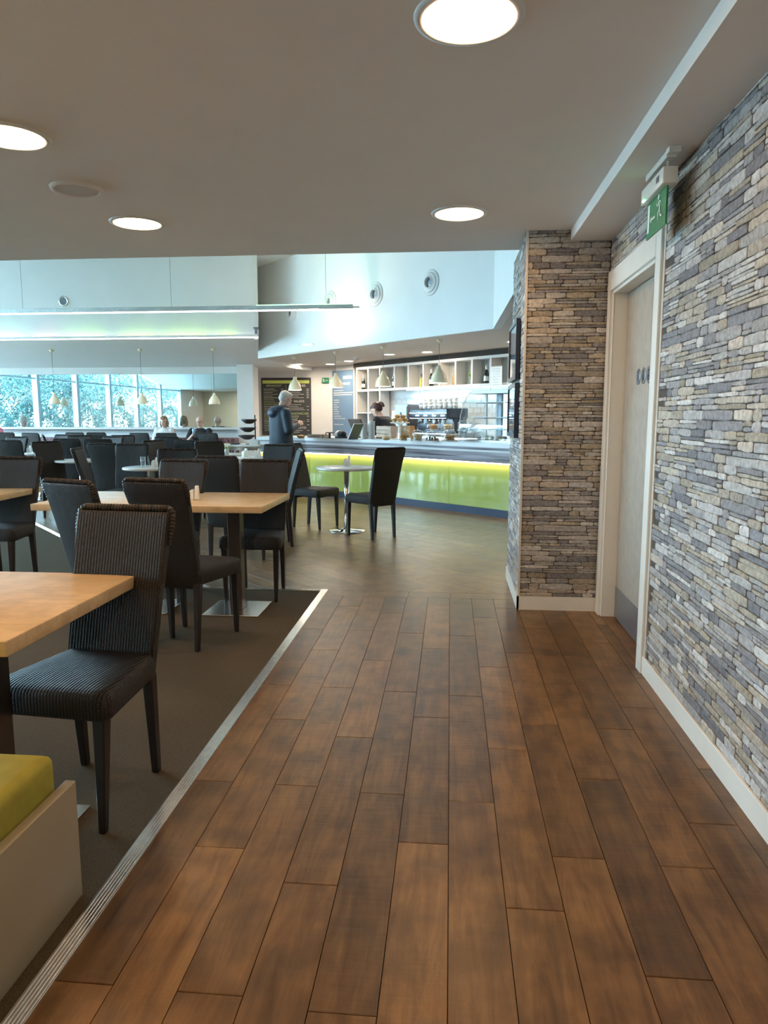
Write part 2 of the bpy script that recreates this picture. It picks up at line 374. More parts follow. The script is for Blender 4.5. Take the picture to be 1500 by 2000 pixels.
mb = MB()
for d, poly, cx, cy in diag[nind:]: plank_mb(poly, mb, FLOORD)
o = mb.build('distant_planks', floor); o['kind'] = 'stuff'
# carpet with ribbed metal edging
carpet_poly = [(-.975,-8), (-.975, 5.335), (-2.27, 5.335), (-14, 17.75), (-14, -8)]
carpet = MB().prism(carpet_poly, -.0094, .003, CARPET).build('carpet'); struct(carpet)
tr = thing('carpet_edging', 'ribbed aluminium strip between brown carpet and wooden walkway', 'edging')
def ribbed(A, B, name):
    A = Vector(A); B = Vector(B); d = (B-A); L = d.length; mb = MB(); w = .052
    mb.box((0,-w/2,-.008), (L, w/2, .004), TRIMM)
    for k in range(5): mb.box((0,-w/2+.005+k*.0095,.004), (L,-w/2+.0095+k*.0095,.0065), TRIMM)
    mb.build(name, tr, (A.x, A.y, 0), math.atan2(d.y, d.x), bevel=.0008, seg=1)
ribbed((-.958,-1.5), (-.958, 2.42), 'strip'); ribbed((-.958, 2.422), (-.958, 5.38), 'strip')
ribbed((-2.25, 5.354), (-.985, 5.354), 'strip'); ribbed((-9.0, 12.50), (-2.27, 5.37), 'strip')

# ---- right wall with door opening
DY0, DY1, DZ = 3.83, 4.83, 2.13
wr = MB()
wr.box((XW,-8,0), (XW+.2, DY0, ZC), MORTAR).box((XW, DY0, DZ), (XW+.2, DY1, ZC), MORTAR).box((XW, DY1, 0), (XW+.2, 4.956, ZC), MORTAR)
wall_right = struct(wr.build('wall_right'))
wall_pier = struct(MB().box((.49, 4.955, 0), (3.2, 5.95, ZC), MORTAR).build('wall_pier'))
PAL = [(.30,.285,.265), (.36,.34,.32), (.25,.24,.235), (.42,.40,.37), (.30,.26,.20), (.22,.21,.21), (.34,.30,.24), (.43,.41,.38), (.38,.33,.27), (.19,.185,.19)]
def stones(W_, z0, z1, seed):
    rnd = random.Random(seed); out = []; z = z0
    while z < z1-.004:
        h = rnd.choice([.020, .026, .032, .036, .042])*rnd.uniform(.9, 1.1)
        if z+h > z1 or z1-z-h < .01: h = z1-z
        u = -rnd.uniform(0, .1)
        while u < W_:
            w = rnd.choice([.07, .11, .15, .20, .26])*rnd.uniform(.8, 1.2)*(.8+h*14)*.8
            a, b = max(u, 0), min(u+w, W_)
            if b-a > .012:
                if h > .028 and rnd.random() < .3:
                    m_ = h*rnd.uniform(.4, .6); out.append((a, z, b, z+m_)); out.append((a, z+m_, b, z+h))
                else: out.append((a, z, b, z+h))
            u += w
        z += h
    return out, rnd
def stone_mb(r, rnd, mb, F):     # F maps (u, z, depth) to world
    a, z0, b, z1 = r; g = .0009; w = b-a; h = z1-z0; n = 4; pts = []
    j = lambda s: rnd.uniform(-s, s)
    jr = min(h*.09, .0025); e = min(h*.28, .008)
    for k in range(n+1): t = k/n; pts.append((a+g+e*.5+(w-2*g-e)*t, z0+g+j(jr)+(e*.35 if k in (0, n) else 0)))
    pts.append((b-g+j(.001), z0+h*.5+j(h*.15)))
    for k in range(n+1): t = 1-k/n; pts.append((a+g+e*.5+(w-2*g-e)*t, z1-g+j(jr)-(e*.35 if k in (0, n) else 0)))
    pts.append((a+g+j(.001), z0+h*.5+j(h*.15)))
    N = len(pts); cu = (a+b)/2; cz = (z0+z1)/2; d = rnd.uniform(.003, .008); ti = j(.0012)
    vs = [F(u, z, -.001) for u, z in pts]+[F(u, z, d*.62) for u, z in pts]+[F(u+(cu-u)*min(.3, .005/max(abs(cu-u), .004)), z+(cz-z)*.28, d+ti*(1 if u > cu else -1)) for u, z in pts]
    fs = [tuple(range(2*N, 3*N))]+[(i, (i+1) % N, N+(i+1) % N, N+i) for i in range(N)]+[(N+i, N+(i+1) % N, 2*N+(i+1) % N, 2*N+i) for i in range(N)]
    c = rnd.choice(PAL); f = rnd.uniform(.8, 1.2)*1.12; c = (c[0]*f, c[1]*f*1.01, c[2]*f*1.05)
    mb.add(vs, fs, STONE, col=c)
def clad(parent, W_, z0, z1, F, seed, key, skip=None, nmax=300):
    lst, rnd = stones(W_, z0, z1, seed); lst = [r for r in lst if not (skip and skip(r))]
    lst.sort(key=key); 
    for r in lst[:nmax]:
        mb = MB(); stone_mb(r, rnd, mb, F); mb.build('stone', parent)
    mb = MB()
    for r in lst[nmax:]: stone_mb(r, rnd, mb, F)
    if mb.v: o = mb.build('stone_facing', parent); o['kind'] = 'stuff'
# front of the pier (faces the camera), its left face, then the right wall
clad(wall_pier, .533, .095, ZC, lambda u, z, d: (.492+u, 4.955-d, z), 3, lambda r: -(r[2]-r[0])*(r[3]-r[1]), nmax=290)
clad(wall_pier, .99, .095, ZC, lambda u, z, d: (.49-d, 5.95-u, z), 5, lambda r: 0, nmax=0)
def skipdoor(r):
    y = (r[0]+r[2])/2+1.2; return y > 3.72 and (r[1]+r[3])/2 < 2.262
clad(wall_right, 3.75, .095, ZB, lambda u, z, d: (XW-d, 1.2+u, z), 11, lambda r: abs(r[0]-1.35)-(r[2]-r[0])*(r[3]-r[1])*60, skipdoor)
tag(struct(MB().box((.480, 4.945, .095), (.496, 4.957, ZC), mat('corner_bead', (.62,.60,.56), .5)).build('trim_corner')), 'x', 'x'); o = bpy.data.objects['trim_corner']; del o['label']; del o['category']
struct(MB().box((XW-.014, -8, 0), (XW, 3.735, .095), GLOSSW).build('baseboard_right', bevel=.002, seg=1))
struct(MB().box((.476, 4.940, 0), (1.012, 4.955, .095), GLOSSW).box((.476, 4.940, 0), (.49, 5.95, .095), GLOSSW).build('baseboard_pier'))
# door set
door = struct(link('door_1', None))
fr = MB(); x0 = XW-.022
fr.box((x0, 3.735, 0), (XW+.01, 3.825, 2.262), GLOSSW).box((x0, 4.835, 0), (XW+.01, 4.925, 2.262), GLOSSW).box((x0, 3.825, 2.135), (XW+.01, 4.835, 2.262), GLOSSW)
fr.build('architrave', door, bevel=.003, seg=1)
MB().box((XW-.008, 3.700, .095), (XW+.002, 3.735, 2.29), mat('edge_strip', (.50,.46,.40), .6)).build('edge_strip', door)
fr = MB(); fr.box((XW-.005, 3.822, 0), (XW+.14, 3.845, 2.16), GLOSSW).box((XW-.005, 4.815, 0), (XW+.14, 4.838, 2.16), GLOSSW).box((XW-.005, 3.845, 2.115), (XW+.14, 4.815, 2.16), GLOSSW)
fr.box((XW+.13, 3.845, 0), (XW+.15, 3.86, 2.115), GLOSSW).box((XW+.13, 4.80, 0), (XW+.15, 4.815, 2.115), GLOSSW)
fr.build('lining', door, bevel=.002, seg=1)
leaf = MB().box((XW+.085, 3.848, .006), (XW+.13, 4.812, 2.112), DOORW).build('door_leaf', door, bevel=.002, seg=1)
MB().box((XW+.080, 3.87, .01), (XW+.086, 4.80, .215), KICK).build('kick_plate', leaf)
for k, yy in enumerate((4.47, 4.355, 4.24)):
    pl = MB(); Mx = Matrix.Translation((XW+.085, yy, 1.575)) @ Matrix.Rotation(R(-90), 4, 'Y')
    pl.lathe([(.048, 0), (.048, .003), (.046, .004)], KICK, 28, Mx, smooth=False); d = pl.build('sign_disc', leaf)
    g = MB(); g.lathe([(.008, .004), (.008, .005)], BLACKP, 12, Mx @ Matrix.Translation((.026, 0, 0)), smooth=False)
    if k == 0: g.box((-.026,-.006,.004), (.015,.006,.005), BLACKP, Mx)
    elif k == 1: g.add([(.015,-.005,.005), (.015,.005,.005), (-.012,.017,.005), (-.012,-.017,.005)], [(0,1,2,3)], BLACKP, Mx).box((-.028,-.008,.004), (-.010,-.002,.005), BLACKP, Mx).box((-.028,.002,.004), (-.010,.008,.005), BLACKP, Mx)
    else: g.box((-.010,-.003,.004), (.015,.004,.005), BLACKP, Mx).lathe([(.017,.004), (.017,.005), (.012,.005), (.012,.004)], BLACKP, 20, Mx @ Matrix.Translation((-.014, 0, 0)), smooth=False, cap=False)
    g.build('pictogram', d)
    d.matrix_parent_inverse = Matrix.Identity(4)
MB().box((XW+.14, 3.8, 0), (XW+.18, 4.86, 2.2), DOORW).build('backing', door)
MB().box((XW+.0005, 3.846, -.009), (XW+.13, 4.814, .001), FLOORW).build('threshold', door)

# ---- ceilings
struct(MB().box((-6,-8,ZC), (3.2,5.5,ZC+.1), CEIL).box((-6,5.4,ZC+.1), (3.2,5.5,ZH), WHITE).box((-6,-8,ZC+.1), (-5.9,5.4,ZH), WHITE).build('ceiling_low'))
struct(MB().box((.765,-8,ZB), (XW+.02,4.953,ZC+.01), CEIL).build('ceiling_boxing'))
struct(MB().box((-14.2,5.5,ZH), (3.3,17.8,ZH+.1), WHITE).build('ceiling_hall'))
cl = MB(); pr = [(-8,2.65), (-3,2.65), (7,ZH), (7,ZH+.1), (-8,ZH+.1)]
vs = [(-14.2,y,z) for y, z in pr]+[(-5.9,y,z) for y, z in pr]
cl.add(vs, [(4,3,2,1,0), (5,6,7,8,9)]+[(i, (i+1) % 5, 5+(i+1) % 5, 5+i) for i in range(5)], WHITE)
struct(cl.build('ceiling_slope'))
struct(MB().prism([(-14.2,13.6), (-3.64,13.6), (-3.954,14.76), (-3.65,16.0), (-14.2,16.0)], [2.856,2.856,2.636,2.40,2.40], [2.95,2.95,2.75,2.5,2.5], WHITE).prism([(-14.2,16.001), (-3.65,16.001), (-3.3,17.6), (-14.2,17.6)], 2.40, 2.5, WHITE).build('ceiling_window_bay'))
struct(bar(bar(MB(), (-14.2,13.6), (-3.645,13.6), .08, 2.84, ZH, WHITE, -.012), (-3.635,13.59), (-3.944,14.75), .08, 2.76, ZH, WHITE).build('wall_bulkhead'))
struct(MB().prism([(-3.954,14.76), (.57,10.0), (.61,5.95), (3.2,5.95), (3.2,17.6), (-3.3,17.6)], ZS, ZS+.24, mat('soffit_paint', (.66,.62,.57), .7)).build('ceiling_soffit'))
FA, FB = (-3.954,14.76), (.57,10.0)
fasc = struct(bar(bar(MB(), FA, FB, .10, ZS-.004, ZH, WHITE, -.012), FB, (.61,5.45), .10, ZS-.004, ZH, WHITE, -.012).build('wall_fascia'))
# ---- far, left, rear walls
XM = -4.72
struct(MB().box((-14.2,16.03,0), (XM,16.2,2.6), WHITE).box((-14.2,15.93,2.265), (XM,16.03,2.42), WHITE).build('wall_far'))
struct(MB().box((-14,15.86,1.02), (XM,16.03,1.065), WHITE).build('trim_ledge'))
struct(MB().box((XM,15.75,0), (-4.36,16.2,2.6), WHITE).box((-4.80,16.2,0), (-4.70,17.5,2.6), WHITE).build('wall_column'))
struct(MB().box((-4.8,17.4,0), (-2.2,17.6,2.6), WHITE).build('wall_menu'))
WA, WB = (-2.85,17.44), (3.2,10.66)
struct(bar(MB(), WA, WB, .15, 0, 2.56, WHITE).build('wall_counter'))
struct(MB().box((3.2,5.95,0), (3.3,17.6,ZH), WHITE).build('wall_hall_right'))
struct(MB().box((-14.2,-8.1,0), (3.3,-8,ZH), BEIGE).build('wall_rear'))
wl = MB().box((-14.2,-8,0), (-14,-4.7,ZH), WHITE).box((-14.2,16.3,0), (-14,17.8,ZH), WHITE).box((-14.2,-4.7,0), (-14,16.3,.35), WHITE)
struct(wl.build('wall_left'))
struct(MB().box((-14,-4.7,.35), (-13.8,16.3,.40), WHITE).build('trim_sill'))
nb = 8; bw = 21.0/nb
for k in range(nb):
    y0 = -4.7+k*bw; y1 = y0+bw; w = struct(link('window_%d' % (k+1), None, None, (-14.08, y0, .35)))
    H_ = ZH-.35; f = MB()
    f.box((-.09,0,0), (.09,.09,H_), FRAMEB).box((-.09,bw-.09,0), (.09,bw,H_), FRAMEB).box((-.05,.09,0), (.05,bw-.09,.07), FRAMEB).box((-.05,.09,H_-.07), (.05,bw-.09,H_), FRAMEB).box((-.05,.09,2.19), (.05,bw-.09,2.25), FRAMEB)
    f.build('window_frame', w)
    MB().box((-.012,.09,.07), (-.004,bw-.09,2.19), GLASS).build('pane', w); MB().box((-.012,.09,2.25), (-.004,bw-.09,H_-.07), GLASS).build('pane', w)
# portholes (air nozzles) in the fascia
fd = (Vector(FB)-Vector(FA)).normalized(); fn = Vector((fd.y, -fd.x))   # towards the hall
noz = [(570,612,'leftmost'),(646,590,'second, behind lamp end'),(735,575,'third from left'),(842,552,'rightmost and nearest')]
fang = math.atan2(fn.y, fn.x)
for x, y, w in noz:
    p = AL(x, y, FA, FB); p.x += fn.x*.0125; p.y += fn.y*.0125; t = thing('air_nozzle', 'round white air nozzle in the pale blue high wall, %s' % w, 'air vent', p, fang, 'air nozzles in the high wall')
    Mx = Matrix.Rotation(R(90), 4, 'Y')
    MB().lathe([(.19,0), (.185,.012), (.165,.02), (.15,.012), (.145,.03), (.12,.034), (.085,.05), (.080,.06), (.072,.055), (.07,.01)], WHITE, 32, Mx, cap=False).build('ring', t)
    MB().lathe([(.0,.012), (.055,.02), (.070,.012)], GREYM, 24, Mx, cap=False).build('nozzle_throat', t)

# ---- daylight outside
struct(MB().box((-60,-30,-.4), (-14.3,40,-.3), mat('outside_ground', (.44,.46,.42), .9, noise=.1)).build('ground'))
BARK = mat('tree_bark', (.20,.17,.14), .9, noise=.3); LEAFM = mat('evergreen_leaves', (.030,.085,.080), .7, noise=.4, scale=3)
def tree(x, y, h, seed, leafy, label):
    rnd = random.Random(seed); t = thing('tree', label, 'tree', (x, y, -.3), 0, 'trees outside the windows'); tips = []
    tb = MB(); br = MB()
    tb.tube([(0,0,0), (.1,.05,h*.25), (.05,.15,h*.5)], [.22,.17,.12], BARK, 7)
    def grow(p, d, L, r, lv):
        q = p+d*L*.5+Vector((rnd.uniform(-1,1), rnd.uniform(-1,1), rnd.uniform(0,1)))*L*.08; e = q+(d+Vector((0,0,.15))).normalized()*L*.5
        br.tube([p, q, e], [r, r*.8, r*.55], BARK, 5, cap=False); tips.append(e)
        if lv:
            for k in range(3):
                dd = (d+Vector((rnd.uniform(-1,1), rnd.uniform(-1,1), rnd.uniform(-.3,.8)))*.8).normalized(); grow(e if k else q, dd, L*.68, r*.5, lv-1)
    for k in range(7):
        a = k*2.4; grow(Vector((.08,.1,h*(.18+.05*k))), Vector((math.cos(a), math.sin(a), .45)).normalized(), h*.26, .07, 3)
    tb.build('trunk', t); br.build('branches', t)
    lf = MB(); n = 13000 if leafy else 900
    for k in range(n):
        c = rnd.choice(tips)+Vector([rnd.gauss(0,.5) for _ in range(3)]); s = rnd.uniform(.045,.10); a, b, cc = [Vector([rnd.uniform(-1,1) for _ in range(3)])*s for _ in range(3)]
        lf.add([c+a, c+b, c+cc], [(0,1,2)], LEAFM)
    o = lf.build('foliage', t); o['kind'] = 'stuff'
for i, (y, w) in enumerate([(-6.5,'first'), (-3.0,'second'), (.5,'third'), (4.0,'fourth'), (7.5,'fifth'), (11.0,'sixth'), (-10.0,'second last'), (-13.5,'last')]):
    t = thing('hedge_shrub', 'rounded shrub outside the left windows, %s from the viewer side' % w, 'shrub', (-16.7-.2*(i % 2), y, -.3), 0, 'shrubs outside the windows'); rnd = random.Random(90+i)
    MB().tube([(0,0,0), (.05,0,.8), (0,.1,1.4)], [.06,.05,.03], BARK, 6).build('stem', t); lf = MB()
    for k in range(10000):
        d = Vector([rnd.gauss(0,1) for _ in range(3)]).normalized()*rnd.uniform(.5,1)**.4; c = Vector((d.x*.8, d.y*1.5, 1.15+d.z*1.05)); a, b, cc = [Vector([rnd.uniform(-1,1) for _ in range(3)])*rnd.uniform(.03,.075) for _ in range(3)]
        lf.add([c+a, c+b, c+cc], [(0,1,2)], LEAFM)
    o = lf.build('foliage', t); o['kind'] = 'stuff'
for i, (x, y, h, lf) in enumerate([(-18.5,8.4,6.5,0), (-19,4.4,5.4,1), (-19.5,0.4,5.6,1), (-19.5,-3.4,5.2,1), (-22.5,6.0,5.0,1), (-18.8,12.6,6.5,0), (-22.5,-7.4,5.5,1), (-18.6,-10.0,5.6,1), (-19.4,-14.6,5.6,1)]):
    tree(x, y, h, 30+i, lf, ['bare branching tree outside the left windows%s', 'leafy evergreen tree outside the left windows%s'][lf] % [', nearer the counter side', ', opposite the hall middle', ', opposite the low ceiling', ', opposite the viewer', ', set further back', ', farthest along the hall', ', behind the viewer', ', well behind the viewer', ', farthest behind the viewer'][i])

# ================================================================ LIGHT FITTINGS
def downlight(x, y, z, label, r=.14, mt=LAMPW, grp='round ceiling downlights'):
    t = thing('downlight', label, 'ceiling light', (x, y, z), 0, grp)
    MB().lathe([(r+.028,0), (r+.026,-.006), (r+.004,-.010), (r,-.004), (r,.0)], WHITE, 40, cap=False).build('rim', t)
    MB().lathe([(0,-.003), (r*.6,-.004), (r,-.003)], mt, 40, cap=False, smooth=False).build('diffuser', t)
for p, lb in [((916,32), 'large round downlight at the very top of the picture'), ((897,416), 'round downlight near the ceiling edge in front of the counter'),
              ((18,265), 'round downlight cut by the left edge of the picture'), ((268,435), 'round downlight near the ceiling edge on the left')]:
    q = P(*p, ZC); downlight(q.x, q.y, ZC, lb)
for k, (x, y) in enumerate([(.04,.2), (-1.96,1.7), (-1.96,.2), (.04,-2.0), (-1.96,-2.0), (-4.0,3.0), (-4.0,.2), (-4.0,-3.5), (-4.0,4.5), (-1.96,-4.5)]):
    downlight(x, y, ZC, 'round ceiling downlight %s, out of view' % ['over the walkway behind the viewer', 'left of the largest downlight', 'behind the left downlights', 'far back over the walkway', 'far back left of the walkway', 'over the dining carpet', 'over the carpet behind the viewer', 'over the carpet far behind', 'near the ceiling edge over the carpet', 'farthest back left of the walkway'][k])
q = P(150,368,ZC); t = thing('ceiling_speaker', 'flat white round ceiling speaker between two downlights', 'speaker', (q.x, q.y, ZC))
MB().lathe([(.135,0), (.13,-.012), (.115,-.016), (.11,-.008)], CEIL, 40, cap=False).build('rim', t)
MB().lathe([(0,-.012), (.09,-.011), (.11,-.008)], mat('speaker_grille', (.74,.69,.65), .8, bump=.8, bscale=900), 40, cap=False).build('grille', t)
for (px, py), w in zip([(600,672),(570,713),(760,692),(834,687),(1003,667),(712,688)], ['left, beyond the second pendant','far left end','behind the third pendant','left of the fourth pendant','partly hidden by the stone pier','middle']):
    q = P(px, py, ZS)
    if px in (570, 760, 834, 1003, 600): downlight(q.x, q.y, ZS, 'small downlight in the counter soffit, %s' % w, .09, LAMPK, 'counter soffit downlights')
q = P(696,700,ZS-.02); t = thing('smoke_detector', 'small white smoke detector on the soffit above the counter', 'smoke detector', (q.x, q.y, ZS))
MB().lathe([(.055,0), (.055,-.02), (.04,-.03), (.035,-.045), (0,-.048)], WHITE, 24, cap=False).build('body', t); MB().lathe([(.041,-.030),(.044,-.033),(.036,-.036)], GREYM, 24, cap=False).build('vent_ring', t)
for k, (x, y, w) in enumerate([(-4.2,16.3,'left'), (-3.5,16.5,'middle'), (-2.75,16.5,'right'), (-2.2,15.6,'nearer')]): downlight(x, y, ZS, 'small downlight washing the menu wall, %s of four' % w, .09, LAMPK, 'counter soffit downlights')
OPAL = mat('opal_bulb', (.9,.88,.8), .3); OPALON = mat('lit_opal_bulb', (.9,.88,.8), .3, emit=(1,.93,.84), es=70)
for k, x in enumerate((-6.8,-8.2,-9.6,-11.0)): downlight(x, -6.6, 2.65, 'round downlight before the beige rear wall, %s from its right end' % ['first','second','third','fourth'][k], .14, LAMPK)
def pendant(x, y, zb, zc, r, label, grp, pm=CREAM, lit=False):
    t = thing('pendant_lamp', label, 'pendant lamp', (x, y, zb), 0, grp); h = r*2
    prof = [(r,0), (r*1.0,.012), (r*.97,h*.12), (r*.90,h*.28), (r*.76,h*.46), (r*.55,h*.62), (r*.34,h*.76), (r*.25,h*.84), (r*.24,h*.93), (r*.17,h*.97), (.008,h)]
    inn = [(r*.965,.0), (r*.93,h*.14), (r*.86,h*.28), (r*.72,h*.46), (r*.5,h*.62), (r*.2,h*.76)]
    MB().lathe(prof, pm, 32, cap=False).lathe(inn[::-1], CERAM, 32, cap=False).lathe([(r*.965,0), (r,0)], CERAM, 32, cap=False).build('lamp_shade', t)
    MB().ell((0,0,h*.34), (r*.3,r*.3,r*.36), OPALON if lit else OPAL).lathe([(r*.16,h*.45), (r*.16,h*.74)], GREYM, 12).build('bulb', t)
    MB().tube([(0,0,h), (0,0,zc-zb)], .004, GREYM, 6).build('cable', t)
    MB().lathe([(.045,zc-zb), (.045,zc-zb-.02), (.018,zc-zb-.05), (.006,zc-zb-.06)], pm, 20, cap=False).build('ceiling_rose', t)
cw = ['leftmost, in front of the menu board', 'second from left, in front of the blue board', 'second from right', 'rightmost, nearest the stone pier']
for (px, py, yb), w in zip([(575,697,762), (655,687,757), (748,677,755), (858,663,748)], cw):
    q = P(px, py, ZS); d = AY(px, yb, q.y); pendant(q.x, q.y, d.z, ZS, .135, 'cream bell pendant over the counter, %s' % w, 'cream pendants over the counter', lit=True)
for px, w in [(107,'leftmost in view'), (278,'middle one in view'), (419,'rightmost, above the seated man')]:
    q = AY(px, 790, 14.5); pendant(q.x, 14.5, 1.567, 2.685, .116, 'cream bell pendant before the long mirror, %s' % w, 'pendants along the mirror')
for x in (-9.75, -11.6): pendant(x, 14.5, 1.567, 2.685, .116, 'cream bell pendant left of the view, %s' % ('nearer its edge' if x > -10.5 else 'farther left'), 'pendants along the mirror')
pendant(-9.1, 5.0, 1.75, 3.96, .107, 'cream pendant by the window side, seen small in the mirror', 'pendants along the mirror')
# linear lights
def linear(x0, x1, y, z, label, hh=.085, w=.075, hm=STEEL):
    t = thing('linear_light', label, 'linear light', ((x0+x1)/2, y, z)); L = (x1-x0)/2
    MB().box((-L,-w/2,.012), (L, w/2, hh), hm).build('housing', t, bevel=.004, seg=1)
    MB().box((-L+.01,-w/2+.004,0), (L-.01, w/2-.004,.0115), TUBE).build('diffuser', t)
    return t, L
e1 = AY(690,605,11.9); l1, L1 = linear(-13.6, e1.x, 11.9, e1.z, 'long thin suspended light, upper one ending against pale blue wall')
n = int(2*L1/2.6)
for k in range(n+1):
    x = L1-.45-k*2.6; MB().tube([(x,0,.085), (x,0,ZH-e1.z)], .003, GREYM, 5).build('suspension_wire', l1)
GREENL = mat('green_uplight', (.1,.6,.3), .5, emit=(.15,1,.35), es=6); REDL = mat('amber_uplight', (.7,.3,.2), .5, emit=(1,.42,.2), es=2); LIMEL = mat('lime_uplight', (.4,.6,.1), .5, emit=(.55,1,.12), es=3)
MB().box((L1-1.6,-.02,.086), (L1-.1,.02,.094), GREENL).build('green_uplight', l1)
MB().box((L1,-.008,.03), (L1+.1,.008,.055), STEEL).build('end_bracket', l1)
l2, L2 = linear(-13.6, -3.59, 13.42, 2.775, 'long thin light, lower one along edge of the bulkhead', .06, hm=WHITE)
x = -L2+.3; rnd = random.Random(3)
while x < L2-.3:
    w = rnd.uniform(.35,.9); c = rnd.choice([LIMEL, LIMEL, REDL]); MB().box((x,.045,.062), (x+w,.075,.072), c).build('colour_strip', l2); x += w+rnd.uniform(.1,.35)
MB().box((L2-.06,-.02,.06), (L2-.02,.02,.17), GREYM).box((L2-.085,-.03,.16), (L2+.0,.16,.19), GREYM).build('wall_bracket', l2)
q = AY(120,590,13.5); t = thing('ceiling_vent', 'faint grey oval disc on the high bulkhead above the upper light', 'vent', (q.x, 13.587, q.z+.03))
MB().lathe([(.10,0),(.10,.012),(.07,.016),(.07,.008)], STEEL, 24, Matrix.Rotation(R(90),4,'X'), cap=False).lathe([(0,.006),(.07,.008)], GREYM, 24, Matrix.Rotation(R(90),4,'X'), cap=False).build('rim', t)

# ================================================================ CHAIRS
def uvw(co, n):
    if abs(n.x) > .75: return (co.y, co.z)
    if abs(n.z) > .6: return (co.x, co.y)
    return (co.x, co.z)
CH = 1.0
def back_y(z): t = (z-.36)/(CH-.36); return -.185-.135*t-.03*t*t
def make_chair():
    t = thing('dining_chair', 'x', 'chair', (0,0,0))
    mb = MB(); N = 10; th = .045; vs = []; fs = []; nx = 6
    for i in range(N+1):
        z = .36+(CH-.018-.36)*i/N; w = .170+.022*(i/N)-(.002 if i == 0 else 0); yb = back_y(z)
        for side, yy in ((0, yb+th/2), (1, yb-th/2)):
            for k in range(nx+1):
                u = -1+2*k/nx; x = u*w if side == 0 else -u*w; vs.append((x, yy+.010*(u*u), z))
    M_ = 2*(nx+1)
    for i in range(N):
        for k in range(M_): q = (k+1) % M_; fs.append((i*M_+k, (i+1)*M_+k, (i+1)*M_+q, i*M_+q))
    fs.append(tuple(range(M_))); fs.append(tuple(N*M_+k for k in range(M_))[::-1])
    fs = [f[::-1] for f in fs]
    mb.add(vs, fs, WEAVE); back = mb.build('backrest', t, bevel=.010, seg=2, uv=uvw)
    rim = MB(); pts = []; rs = []; K = 96
    path = [(-.191,.86), (-.192,.93), (-.190,.975), (-.176,.992), (.176,.992), (.190,.975), (.192,.93), (.191,.86)]
    seg = [(Vector(path[i]), Vector(path[i+1])) for i in range(len(path)-1)]; Ls = [(b-a).length for a, b in seg]; T = sum(Ls)
    for k in range(K*2+1):
        s = T*k/(K*2); i = 0
        while i < len(seg)-1 and s > Ls[i]: s -= Ls[i]; i += 1
        p = seg[i][0].lerp(seg[i][1], s/Ls[i]); pts.append((p.x, back_y(p.y)+.004, p.y)); ed = min(k, K*2-k)/20; rs.append((.0140+.0022*math.cos(k*math.pi/2))*min(1, .45+ed*.55))
    rim.tube(pts, rs, WEAVE, 8); rim.build('braided_rim', back, uv=lambda c, n: (c.x*.2, c.z*.2))
    # seat cushion
    sb = MB(); vs = []; fs = []; prof = [(0,.385,.97), (0,.395,1.0), (0,.44,1.0), (0,.462,.985), (0,.473,.94), (0,.479,.86), (0,.484,.62), (0,.486,.35), (0,.487,.08)]
    base = []
    hw0, hw1, yb, yf, rc = .175, .228, -.20, .215, .035
    def outline():
        o = []
        for (cx, cy, a0) in ((hw1-rc, yf-rc, 0), (-hw1+rc, yf-rc, 90), (-hw0+.012, yb+.012, 180), (hw0-.012, yb+.012, 270)):
            rr = rc if cy > 0 else .012
            for k in range(5): a = R(a0+k*22.5); o.append((cx+rr*math.cos(a), cy+rr*math.sin(a)))
        return o
    ol = outline(); n = len(ol)
    for _, z, s in prof:
        for x, y in ol: vs.append((x*s, .008+(y-.008)*s, z))
    for i in range(len(prof)-1):
        for k in range(n): q = (k+1) % n; fs.append((i*n+k, i*n+q, (i+1)*n+q, (i+1)*n+k))
    fs.append(tuple(range(n))[::-1]); fs.append(tuple((len(prof)-1)*n+k for k in range(n)))
    sb.add(vs, fs, WEAVE, smooth=True); sb.build('seat', t, uv=uvw)
    for sx in (-1, 1):
        MB().frus((sx*.183,.195,0), (.0125,.0125), (sx*.190,.182,.392), (.022,.022), LEG).build('leg', t, bevel=.004, seg=1)
        MB().frus((sx*.150,-.212,0), (.0135,.0155), (sx*.152,-.185,.40), (.021,.021), LEG).build('leg', t, bevel=.004, seg=1)
    return t
chair0 = make_chair(); used = [0]
def place(px, py, f, label, grp='black woven dining chairs', z=CH, pos=None):
    o = chair0 if not used[0] else copy_tree(chair0); used[0] = 1
    f = Vector((f[0], f[1], 0)).normalized(); c = pos if pos else P(px, py, z)+f*.35
    o.location = (c[0], c[1], .003 if not (c[0] > -.95 or c[1] > 5.4 and c[0]*.7265+c[1]*.6872 > 2.09) else 0); o.rotation_euler = (0, 0, math.atan2(f.y, f.x)-math.pi/2)
    o['label'] = label; o['category'] = 'chair'; o['group'] = grp; return o
place(0,0, (-.10,-1), 'black woven chair in the foreground, its seat tucked under the near-left oak table', pos=(-1.27,2.29))
place(128,939, (.42,1), 'black woven chair seen from behind, left of the foreground chair')
place(299,937, (.2,1), 'black woven chair seen from behind, pushed to the near side of the middle oak table')
place(519,898, (.02,-1), 'black woven chair facing us behind middle oak table, right of its pedestal')
place(38,893, (.05,-1), 'black woven chair facing us behind the oak table at the left edge')
place(0,0, (-.95,-.31), 'black woven chair turned left with blue daylight on its backrest', pos=(-1.86,7.24))
place(0,0, (.9,-.42), 'black woven chair on the left of the round table before the counter', pos=(-1.62,8.50))
place(0,0, (-.67,.74), 'black woven chair on the right of the round table before the counter', pos=(-.86,7.89))
place(546,868, (-.15,-1), 'black woven chair in front of the standing man')
place(361,898, (-.1,-1), 'black woven chair facing us behind the middle oak table, left of the next one')
place(421,891, (.15,1), 'black woven chair turned away, scuffed back, between two chairs behind the oak table')
place(199,866, (0,1), 'black woven chair seen squarely from behind in the left middle rows')
place(259,867, (.1,-1), 'dark woven chair facing us behind the small round table with salt cellars')
place(147,875, (.93,.25), 'dark woven chair seen edge on, leaning left, beside the small table in the left rows')
